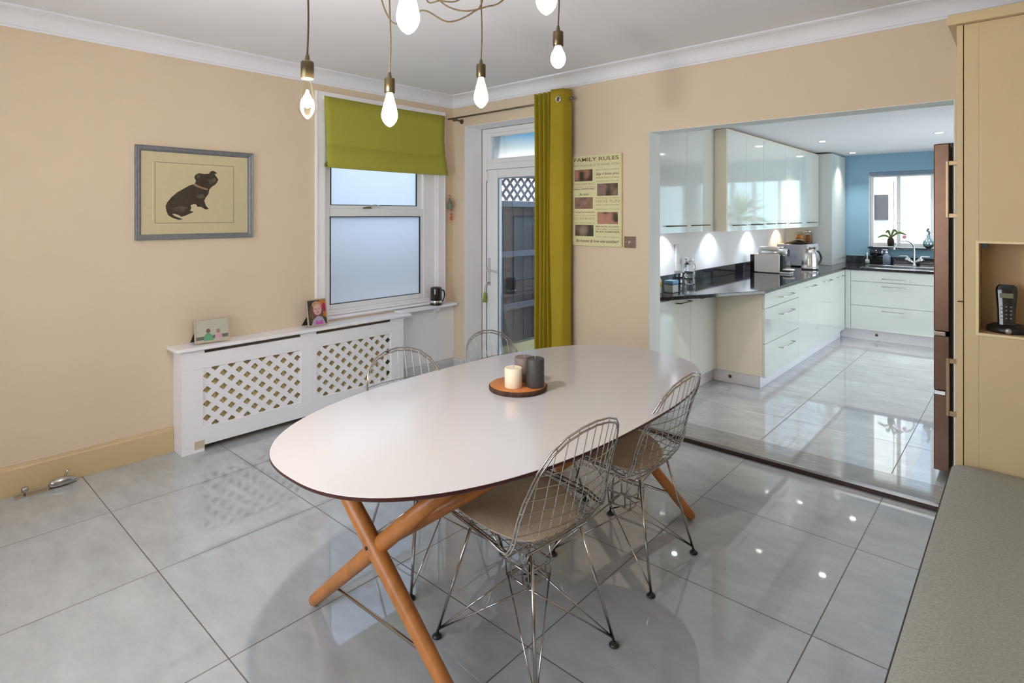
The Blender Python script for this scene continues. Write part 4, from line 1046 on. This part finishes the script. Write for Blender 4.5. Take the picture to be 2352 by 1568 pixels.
for (ya_, yb_, nd), lab in zip(GRP, LAB):
    u_ = unit(lab, 'kitchen cabinet', (2.0, (ya_+yb_)/2, 1.4), WG, 'wall_cabinet')
    MB().box(1.781, 2.178, ya_, yb_, 1.407, 2.30).build('carcass', cab_side, u_)
    if ya_ < 1.5: MB().box(1.781, 2.199, 1.260, 1.279, 1.400, 2.31).build('end_panel', cab_side, u_)
    MB().box(1.781, 2.190, ya_, yb_, 2.3005, 2.318).build('cornice', cab_side, u_)
    st = (yb_-ya_)/nd
    for k in range(nd):
        d_ = MB().box(2.179, 2.20, ya_+k*st, ya_+(k+1)*st-.003, 1.400, 2.298).build('door', cab_gloss, u_, bevel=.0015)
        m = MB(); bar_handle(m, (2.20, ya_+k*st+st*.25, 1.455), (2.20, ya_+k*st+st*.78, 1.455), (.03, 0, 0)); m.build('handle', bronze, d_)
u_ = unit('tall pale housing standing on the worktop in the kitchen corner', 'kitchen cabinet', (2.06, 4.64, .91), None, 'corner_cabinet')
MB().box(1.781, 2.348, 4.285, 4.98, .9105, 2.322).build('carcass', mat('pale_grey_housing', srgb(206, 212, 208), .25), u_, bevel=.002)
m = MB(); bar_handle(m, (2.348, 4.45, .985), (2.348, 4.85, .985), (.025, 0, 0)); m.build('handle', nickel, u_)

# downlights in kitchen ceiling
DG = 'recessed kitchen downlights'
dl_disc = emat('lit_downlight_lens', (1, .97, .92), 14)
for (x, y, lab) in ((2.532, 3.065, 'recessed downlight over the kitchen floor, middle of the left row'), (2.513, 4.60, 'recessed downlight nearest the blue wall and tall housing'),
                    (3.546, 3.091, 'recessed downlight above the fridge freezer'), (2.9, .75, 'recessed downlight hidden behind the opening header, left'),
                    (3.55, .75, 'recessed downlight hidden behind the opening header, right'), (3.55, 4.60, 'recessed downlight nearest the blue wall, right of the window')):
    t = thing('downlight', lab, 'downlight', (x, y, KC), group=DG)
    m = MB(); m.lathe([(.033, -.004), (.045, -.005), (.047, -.0005), (.033, -.0005)], (x, y, KC), n=28); m.build('rim', chrome_b, t)
    MB().lathe([(0, -.0085), (.024, -.008), (.032, -.0055), (.032, -.001), (0, -.001)], (x, y, KC), n=24).build('lens', dl_disc, t)
    lamp('spot_light', 'SPOT', (x, y, KC-.012), SPOT_W, (1, .95, .88), t, radius=.03, spot=math.radians(100), blend=1.0, direction=(0, 0, -1))
# under-cabinet lights
UG = 'small lights under the wall units'
for (x, y, c_, lab) in ((1.90, .86, (.80, .90, 1), 'small cool light under the wall unit nearest the opening'), (1.90, 1.86, (.80, .90, 1), 'small cool light under the near end of the deep wall units'),
                    (1.90, 2.93, (.80, .90, 1), 'small cool light above the coffee machine'), (1.90, 3.95, (1, .72, .40), 'small warm light above the microwave')):
    t = thing('under_cabinet_light', lab, 'light', (x, y, 1.40), group=UG)
    MB().lathe([(0, -.012), (.026, -.012), (.030, -.006), (.030, -.0005), (0, -.0005)], (x, y, 1.405), n=20).build('housing', chrome_b, t)
    MB().lathe([(0, -.0135), (.022, -.0135), (.022, -.0125), (0, -.0125)], (x, y, 1.405), n=20).build('lens', emat('lit_small_lens', c_, 25), t)
    lamp('under_light', 'SPOT', (x, y, 1.386), UNDER_W, c_, t, radius=.015, spot=math.radians(120), blend=.5, direction=(-.35, 0, -1))

# fridge freezer
ff = thing('fridge_freezer', 'brown stainless fridge freezer seen edge on at the right of the opening', 'fridge freezer', (4.1, .6, KF))
ffm = mat('brown_tinted_steel_side', srgb(120, 92, 78), .3, metal=.75, noise=.06, nscale=20)
MB().box(3.868, 4.50, .275, .88, KF+.03, 1.93).box(3.90, 4.45, .30, .85, KF+.0005, KF+.03).build('body', mat('dark_steel_body', srgb(66, 58, 52), .4, metal=.4), ff, bevel=.004)
MB().box(3.858, 3.868, .28, .87, KF+.05, 1.93).build('door_gasket', dark_m, ff)
for z0, z1 in ((.09, .520), (.548, .858), (.886, 1.955)):
    d_ = MB().box(3.783, 3.857, .277, .88, z0, z1).build('door', ffm, ff, bevel=.006)
for z in (.520, .858):
    MB().box(3.783, 3.84, .276, .88, z+.001, z+.0255).build('handle_channel', chrome_b, ff, bevel=.004)
MB().box(3.80, 3.90, .29, .40, 1.93, 1.957).build('top_hinge', black_m, ff)

# --------------------------------------------------- things on the worktop
WT = .9105
cream_g = mat('pearl_white_plastic', srgb(246, 240, 236), .3)
t = thing('coffee_machine', 'white and chrome capsule coffee machine on the black worktop', 'coffee machine', (2.08, 2.87, WT))
MB().box(1.905, 2.17, 2.80, 2.93, WT+.006, WT+.205).build('body', cream_g, t, bevel=.004)
MB().box(1.86, 1.904, 2.80, 2.93, WT+.001, WT+.195).build('water_tank', mat('black_smoked_tank', (.01, .01, .01), .1), t, bevel=.004)
MB().tube([(1.94, 2.865, WT+.225), (2.245, 2.865, WT+.225)], .042, 24).build('brew_barrel', mat('silver_barrel', (.75, .74, .74), .22, metal=.9), t)
MB().tube([(2.245, 2.865, WT+.225), (2.25, 2.865, WT+.225)], .039, 24).build('barrel_cap', black_m, t)
MB().box(1.95, 2.16, 2.815, 2.915, WT+.25, WT+.285).build('lever_top', cream_g, t, bevel=.012, seg=3)
MB().tube([(2.12, 2.865, WT+.27), (2.18, 2.865, WT+.29), (2.205, 2.865, WT+.285)], [.006, .009, .014], 10).tube([(2.14, 2.83, WT+.27), (2.20, 2.83, WT+.278)], [.006, .012], 10).build('lever', chrome_b, t)
MB().box(2.17, 2.20, 2.82, 2.91, WT+.03, WT+.19).build('front_column', black_m, t)
MB().lathe([(.0, 0), (.062, 0), (.064, .008), (.06, .014), (0, .014)], (2.245, 2.865, WT+.036), n=28).build('cup_tray', mat('white_cup_tray', srgb(240, 238, 236), .2), t)
MB().box(2.17, 2.28, 2.80, 2.93, WT+.0005, WT+.018).build('drip_base', mat('white_cup_tray', srgb(240, 238, 236), .2), t, bevel=.004)
MB().box(2.171, 2.27, 2.81, 2.92, WT+.018, WT+.036).build('drip_base_gap', black_m, t)
t = tag(MB().lathe([(.024, 0), (.028, .002), (.034, .085), (.0325, .085), (.026, .004), (0, .004)], (2.24, 2.865, WT+.0505), n=24).build('drinking_glass', thin_glass), 'clear drinking glass on the coffee machine cup tray', 'glass')
t = thing('kettle', 'ribbed stainless steel kettle beside the microwave', 'kettle', (2.28, 3.56, WT))
rows = []
m = MB()
for r, h in ((.075, .0), (.082, .004), (.082, .02), (.080, .022), (.080, .06), (.077, .11), (.070, .16), (.060, .195), (.045, .21), (.02, .217), (0, .219)):
    if r < 1e-6: continue
    rows.append([(2.28+1.12*r*(1+.012*math.cos(12*a*2*PI/72))*math.cos(a*2*PI/72), 3.56+1.12*r*(1+.012*math.cos(12*a*2*PI/72))*math.sin(a*2*PI/72), WT+.0005+h*1.1) for a in range(72)])
m.grid(rows, closed_u=True); m.poly(rows[0]); m.poly(rows[-1]); m.build('kettle_body', steel, t)
MB().tube(spline([(2.32, 3.63, WT+.21), (2.35, 3.665, WT+.20), (2.37, 3.69, WT+.13), (2.355, 3.67, WT+.07), (2.335, 3.645, WT+.05)], 6), .011, 10).build('handle', black_m, t)
MB().lathe([(0, .235), (.010, .232), (.012, .225), (.008, .217)][::-1], (2.28, 3.56, WT+.022), n=14).build('lid_knob', black_m, t)
t = thing('microwave', 'white microwave oven in the kitchen corner by the tall housing', 'microwave', (2.02, 4.02, WT))
mw = mat('white_enamel', srgb(226, 228, 232), .2)
MB().box(1.83, 2.165, 3.82, 4.27, WT+.012, WT+.272).build('body', mat('silver_grey_case', srgb(186, 188, 200), .35, metal=.2), t, bevel=.004)
MB().box(2.166, 2.195, 3.82, 4.27, WT+.012, WT+.275).build('door', mw, t, bevel=.006)
MB().box(2.195, 2.198, 3.86, 4.12, WT+.05, WT+.235).build('door_window', mat('dark_glass', (.02, .02, .025), .08), t)
MB().box(2.195, 2.202, 4.15, 4.25, WT+.04, WT+.24).build('control_panel', mw, t)
MB().box(1.86, 2.15, 3.86, 4.23, WT+.0005, WT+.0115).build('feet', black_m, t)
MT = WT+.2725
m = MB(); rows = []
for i in range(9):
    row = []
    for j in range(13):
        u, v = i/8, j/12
        row.append((1.90+.22*u, 3.83+.30*v, MT+.004+.05*math.sin(PI*u)**.6*math.sin(PI*v)**.5*(0.7+.3*math.sin(9*v+3*u))))
    rows.append(row)
m.grid(rows); m.poly([(1.90, 3.83, MT+.001), (2.12, 3.83, MT+.001), (2.12, 4.13, MT+.001), (1.90, 4.13, MT+.001)])
tag(m.build('oven_glove', mat('black_cloth', (.008, .007, .007), .95)), 'crumpled black cloth lying on top of the microwave', 'cloth')
def jar(label, x, y, z, r, h, cont, lidm, name='storage_jar'):
    t = thing(name, label, 'jar', (x, y, z), group='glass storage jars on the microwave')
    MB().lathe([(r*.9, 0), (r, .004), (r, h*.72), (r*.7, h*.86), (r*.68, h*.86), (r*.95, h*.70), (r*.95, .006), (0, .006)], (x, y, z), n=24).build('glass_body', thin_glass, t)
    MB().lathe([(0, .007), (r*.92, .007), (r*.92, h*.55), (r*.5, h*.62), (0, h*.60)], (x, y, z), n=20).build('contents', cont, t)
    MB().lathe([(r*.72, h*.86), (r*.74, h*.88), (r*.74, h*.97), (r*.6, h), (0, h)], (x, y, z), n=20).build('lid', lidm, t)
jar('glass jar of orange food on the microwave, left of the pair', 2.04, 4.02, MT+.056, .05, .10, mat('orange_pasta', srgb(222, 142, 60), .6, noise=.3, nscale=80), thin_glass)
jar('glass jar of brown food on the microwave beside the tall housing', 2.09, 4.215, MT+.001, .052, .17, mat('brown_cereal', srgb(150, 92, 50), .6, noise=.4, nscale=80), chrome_b)
# near end of worktop
t = thing('glass_jar', 'clear patterned glass jar standing against the splashback on the upstand', 'jar', (1.86, 1.25, WT))
m = MB(); rows = []
for h, r in ((0, .03), (.004, .044), (.03, .047), (.06, .042), (.09, .047), (.12, .042), (.15, .047), (.18, .045), (.195, .035), (.20, .03), (.21, .034), (.24, .036)):
    rows.append([(1.86+1.1*r*math.cos(a*2*PI/12), 1.25+1.1*r*math.sin(a*2*PI/12), WT+.0005+h) for a in range(12)])
m.grid(rows, closed_u=True, sm=False); m.poly(rows[0]); m.build('glass_body', mat('cut_glass', (.95, .97, 1), .02, trans=1, ior=1.45), t)
MB().tube([(1.86+.040*math.cos(a*2*PI/20), 1.25+.040*math.sin(a*2*PI/20), WT+.215) for a in range(20)], .0025, 6, closed=True).build('wire_clip', chrome_b, t)
t = tag(MB().box(1.7805, 1.80, 1.10, 1.18, 1.03, 1.28).build('wall_plate', mat('white_dispenser', srgb(236, 234, 230), .3), bevel=.008), 'white rectangular plate on the splashback beside the glass jar', 'wall plate')
for k, (y, c_, lab) in enumerate(((.275, (60, 52, 46), 'thin dark spined book standing at the near end of the worktop'), (.302, (88, 150, 172), 'thin teal book standing second from the wall end of the worktop'), (.326, (150, 176, 182), 'thin pale blue book standing behind the teal one on the worktop'))):
    t = thing('book', lab, 'book', (1.95, y, WT), group='books at the near end of the worktop')
    MB().box(1.86, 2.03, y-.010, y+.010, WT+.0005, WT+.30-.008*k).build('cover', mat('book_cover_%s' % 'abc'[k], srgb(*c_), .5, noise=.2, nscale=30), t, bevel=.001)
    MB().box(1.861, 2.0302, y-.007, y+.007, WT+.255-.008*k, WT+.285-.008*k).build('spine_title', mat('book_spine_orange', srgb(190, 120, 80), .6), t)
t = thing('spray_bottle', 'small white bottle with a yellow label beside the books', 'bottle', (1.97, .54, WT))
MB().lathe([(.03, 0), (.032, .004), (.032, .10), (.02, .13), (.012, .14), (.012, .155), (.014, .16), (.014, .18), (0, .182)], (1.93, .50, WT+.0005), n=20).build('bottle_body', mat('white_bottle', srgb(220, 218, 206), .4), t)
MB().lathe([(.0325, .055), (.0326, .095)], (1.93, .50, WT+.0005), n=20).build('bottle_label', mat('yellow_label', srgb(224, 186, 40), .5), t)
t = thing('food_tub', 'clear tub with a blue lid behind the books on the worktop', 'tub', (2.0, .62, WT))
MB().box(1.955, 2.035, .56, .66, WT+.0005, WT+.065).build('tub_body', mat('milky_plastic', srgb(196, 200, 196), .3), t, bevel=.006)
MB().box(1.952, 2.038, .557, .663, WT+.066, WT+.10).build('tub_lid', mat('blue_plastic', srgb(110, 160, 200), .3), t, bevel=.01)
# sink area
t = thing('sink', 'stainless steel sink set into the granite in front of the kitchen window', 'sink', (2.95, 4.5, WT))
m = MB()
for a_ in ((2.66, 3.55, 4.235, 4.255), (2.66, 3.55, 4.70, 4.72), (2.66, 2.68, 4.255, 4.70), (3.53, 3.55, 4.255, 4.70)): m.box(*a_, WT+.0003, WT+.006)
m.build('sink_rim', chrome_b, t, bevel=.002)
MB().box(2.68, 3.53, 4.255, 4.70, WT+.0003, WT+.0015).build('sink_bowl', mat('dark_steel_bowl', (.08, .08, .085), .25, metal=.8), t)
t = thing('mixer_tap', 'chrome swan neck mixer tap behind the sink', 'tap', (3.12, 4.84, WT))
tx, ty = 3.135, 4.84
MB().lathe([(.028, 0), (.028, .01), (.018, .02), (.016, .05)], (tx, ty, WT+.0005)).tube(spline([(tx, ty, WT+.03), (tx, ty, WT+.20), (tx-.012, ty-.01, WT+.27), (tx-.07, ty-.04, WT+.315), (tx-.14, ty-.08, WT+.30), (tx-.185, ty-.10, WT+.24), (tx-.195, ty-.105, WT+.20)], 7), .011, 12).build('spout', chrome_b, t)
m = MB()
for s_ in (-1, 1):
    m.tube([(tx, ty, WT+.03), (tx+s_*.04, ty, WT+.06), (tx+s_*.085, ty, WT+.10)], [.014, .026, .034], 14)
m.build('tap_handles', chrome_b, t)
m = MB()
for s_ in (-1, 1): m.box(tx+s_*.11-.045, tx+s_*.11+.045, ty-.012, ty+.012, WT+.118, WT+.128)
m.build('levers', mat('white_lever', srgb(240, 240, 240), .2), t, bevel=.003)
t = thing('soap_bottle', 'clear pump soap bottle between the sink and blue wall', 'bottle', (2.84, 4.86, WT))
MB().lathe([(.035, 0), (.044, .004), (.044, .10), (.036, .125), (.014, .14), (.014, .15)], (2.84, 4.87, WT+.0005), n=24).build('bottle_body', mat('lilac_clear_plastic', srgb(176, 190, 214), .12, trans=.6), t)
MB().lathe([(.016, .148), (.016, .165), (.005, .168), (.005, .19)], (2.84, 4.87, WT), n=14).box(2.795, 2.85, 4.862, 4.878, WT+.188, WT+.198).build('pump', mat('white_pump', srgb(236, 238, 240), .3), t)
t = thing('brush_holder', 'clear glass with a white scrubbing brush near the sink', 'brush holder', (2.62, 4.84, WT))
MB().lathe([(.028, 0), (.03, .002), (.032, .12), (.0305, .12), (.027, .004), (0, .004)], (2.63, 4.85, WT+.0005), n=20).build('holder_glass', thin_glass, t)
MB().lathe([(0, .006), (.02, .01), (.027, .03), (.022, .055), (.006, .065), (.004, .15), (0, .151)], (2.63, 4.85, WT), n=16).build('brush', mat('white_bristles', srgb(236, 234, 224), .8), t)
t = thing('paper_dispenser', 'black rounded dispenser with chrome end on the blue wall below the window', 'dispenser', (2.70, 4.93, 1.02))
MB().lathe([(0, 0), (.035, .004), (.045, .02), (.045, .10), (.036, .13)], (2.645, 4.925, 1.06), axis='x').tube([(2.70, 4.925, 1.03), (2.70, 4.925, 1.0)], [.03, .012], 12).tube([(2.70, 4.95, 1.05), (2.70, 4.999, 1.05)], .01, 10).build('dispenser_body', blackgloss, t)
MB().lathe([(.036, 0), (.034, .02), (0, .03)], (2.775, 4.925, 1.06), axis='x').build('chrome_end', chrome_b, t)
# window sill objects
SZ = kwz0+.0185
t = thing('orchid', 'orchid with bare stems in a small glass vase on the kitchen window sill', 'plant', (2.84, 5.02, SZ))
ox, oy = 2.86, 5.03
MB().lathe([(.03, 0), (.034, .004), (.036, .05), (.034, .052), (.031, .006), (0, .006)], (ox, oy, SZ), n=20).build('vase', thin_glass, t)
MB().lathe([(0, .01), (.03, .02), (.04, .06), (.036, .10), (.02, .125), (0, .13)], (ox, oy, SZ), n=16).build('root_ball', mat('dark_moss', srgb(42, 40, 16), .9, noise=.5, nscale=60), t)
m = MB(); green = mat('orchid_leaf_green', srgb(92, 116, 60), .45)
for a, L_, up_ in ((0, .17, .04), (2.9, .15, .0), (.5, .08, .07), (3.6, .06, .06)):
    P = spline([(ox, oy, SZ+.12), (ox+L_*.5*math.cos(a), oy, SZ+.15+up_), (ox+L_*math.cos(a), oy, SZ+.12+up_)], 5)
    m.tube(P, [.004+.012*math.sin(PI*min(1, (i+.5)/len(P))) for i in range(len(P))], 6)
m.build('leaves', green, t)
m = MB(); m.tube(spline([(ox, oy, SZ+.12), (ox+.03, oy, SZ+.25), (ox+.035, oy, SZ+.42), (ox+.03, oy, SZ+.62), (ox+.032, oy, SZ+.85)], 6), .0035, 6)
m.tube(spline([(ox+.01, oy, SZ+.15), (ox+.06, oy, SZ+.30), (ox+.13, oy, SZ+.30), (ox+.165, oy, SZ+.22), (ox+.15, oy, SZ+.14)], 6), .0018, 6)
m.build('stems', mat('brown_stem', srgb(150, 126, 100), .6), t)
m = MB()
for k in range(5):
    a = k*2*PI/5; m.lathe([(0, -.003), (.012, 0), (0, .003)], (ox+.148+.012*math.cos(a), oy-.005, SZ+.135+.012*math.sin(a)), axis='y', n=8)
m.build('blossom', mat('pink_petal', srgb(226, 150, 168), .6), t)
t = thing('vase', 'mirror chrome ball vase on the right of the kitchen window sill', 'vase', (3.24, 5.0, SZ))
MB().lathe([(.025, 0), (.03, .003), (.055, .03), (.062, .06), (.055, .09), (.03, .115), (.02, .13), (.022, .16), (.018, .165)], (3.262, 5.01, SZ), n=28).build('ball', mat('teal_tinted_mirror', (.45, .62, .66), .06, metal=1), t)
MB().tube(spline([(3.262, 5.01, SZ+.16), (3.27, 5.01, SZ+.20), (3.25, 5.01, SZ+.22), (3.265, 5.01, SZ+.25)], 5), [.012]*15+[.004], 8).build('stopper', mat('grey_feather', srgb(110, 116, 124), .6), t)

# ================================================================== OUTSIDE
struct('ground_passage', MB().box(-1.6, 1.5, -5.5, 12, -.35, -.2), mat('mossy_paving', srgb(78, 80, 58), .85, noise=.15, nscale=6))
struct('ground_garden', MB().box(1.5, 12, 5.31, 12, -.3, -.02), mat('pale_patio', srgb(214, 210, 200), .8, noise=.08, nscale=5))
fn = thing('fence', 'dark stained timber fence with lattice top outside the garden door', 'fence', (-1.03, 3, -.2))
board = mat('dark_brown_fence_board', srgb(32, 27, 30), .8, noise=.4, nscale=14, stretch=(2, 2, .25))
railm = mat('weathered_grey_rail', srgb(72, 74, 88), .8, noise=.2, nscale=20)
m = MB(); y = -5.0
i = 0
while y < 8.6:
    m.box(-1.07-.012*(i % 2), -1.05-.012*(i % 2), y, y+.118, -.19, 1.70); y += .104; i += 1
m.build('fence_boards', board, fn)
for z in (.27, .98, 1.66):
    MB().box(-1.05, -1.0, -5, 8.6, z, z+.075).build('rail', railm, fn)
m = MB(); L0, L1, z0, z1 = -5.0, 8.6, 1.74, 2.06
n_ = int((L1-L0)/.15)
for k in range(-4, n_+1):
    yk = L0+k*.15
    for sgn, xo in ((1, 0), (-1, .008)):
        a = (yk, z0) if sgn > 0 else (yk+.32, z0); b = (yk+.32, z1) if sgn > 0 else (yk, z1)
        w_ = .026
        m.prism([(-1.05+xo, a[0]-w_, a[1]), (-1.05+xo, a[0]+w_, a[1]), (-1.05+xo, b[0]+w_, b[1]), (-1.05+xo, b[0]-w_, b[1])], (.008, 0, 0))
m.box(-1.06, -1.02, L0, L1, 2.06, 2.085)
m.build('lattice_top', mat('grey_brown_lattice', srgb(74, 70, 78), .8), fn)
# tree beyond
def tree(label, x, y, z, r, n, seed, dens=.09):
    rnd = random.Random(seed); t = thing('tree', label, 'tree', (x, y, -.3))
    m = MB(); m.tube([(x, y, -.3), (x+.1, y, z*.6), (x, y, z)], [.12, .09, .04], 8)
    for k in range(7):
        a = k*.9; m.tube([(x, y, z*.75), (x+r*.7*math.cos(a), y+r*.7*math.sin(a), z+r*.4*math.sin(k*1.7))], [.04, .012], 6)
    m.build('trunk', mat('bark_brown', srgb(96, 80, 66), .9), t)
    m = MB()
    for k in range(n):
        d = Vector((rnd.gauss(0, 1), rnd.gauss(0, 1), rnd.gauss(0, .8))).normalized()*r*rnd.random()**.4
        c = Vector((x, y, z))+d; s_ = dens*rnd.uniform(.6, 1.2)
        a = Vector((rnd.uniform(-1, 1), rnd.uniform(-1, 1), rnd.uniform(-1, 1))).normalized(); b = a.orthogonal().normalized()
        m.poly([c-a*s_, c+b*s_*.4, c+a*s_, c-b*s_*.4])
    m.build('foliage', mat('pale_green_leaves', srgb(150, 176, 120), .7), t)
tree('pale leafy tree above the lattice fence outside the garden door', -2.5, 10.2, 2.9, 1.15, 900, 3)
# garden beyond kitchen window
gw = thing('outbuilding', 'white painted garden outbuilding seen through the kitchen window', 'building', (2.5, 8.0, 0))
render_w = mat('sunlit_white_render', srgb(232, 234, 232), .9, noise=.03, nscale=4)
MB().box(1.9, 2.62, 8.0, 10, -.02, 3.2).build('wall', render_w, gw)
f_ = MB().box(2.17, 2.38, 7.97, 8.0, 1.46, 1.90).build('window', mat('dark_window_glass', srgb(40, 38, 44), .6), gw)
tag(MB().box(2.62, 9.0, 9.2, 9.35, -.02, 2.5).build('garden_wall', mat('pale_blue_render', srgb(172, 200, 210), .9, noise=.02, nscale=3)), 'pale blue garden wall beyond the kitchen window', 'wall')
def palm(x, y, z):
    t = thing('palm_plant', 'spiky leaved palm in the garden beyond the kitchen window', 'plant', (x, y, -.02))
    MB().tube([(x, y, -.02), (x, y, z)], [.07, .05], 10).build('stem', mat('palm_bark', srgb(120, 100, 80), .9), t)
    m = MB(); rnd = random.Random(5)
    for k in range(60):
        a = rnd.uniform(0, 2*PI); el = rnd.uniform(-.5, 1.4); L_ = rnd.uniform(.5, .8)
        d = Vector((math.cos(a)*math.cos(el), math.sin(a)*math.cos(el), math.sin(el))); s_ = d.cross(Vector((0, 0, 1))).normalized()*.02
        c = Vector((x, y, z)); m.poly([c-s_*.5, c+d*L_*.5-s_, c+d*L_+Vector((0, 0, -.1)), c+d*L_*.5+s_, c+s_*.5])
    m.build('fronds', mat('palm_green', srgb(126, 150, 110), .6), t)
palm(4.3, 7.2, 1.5)
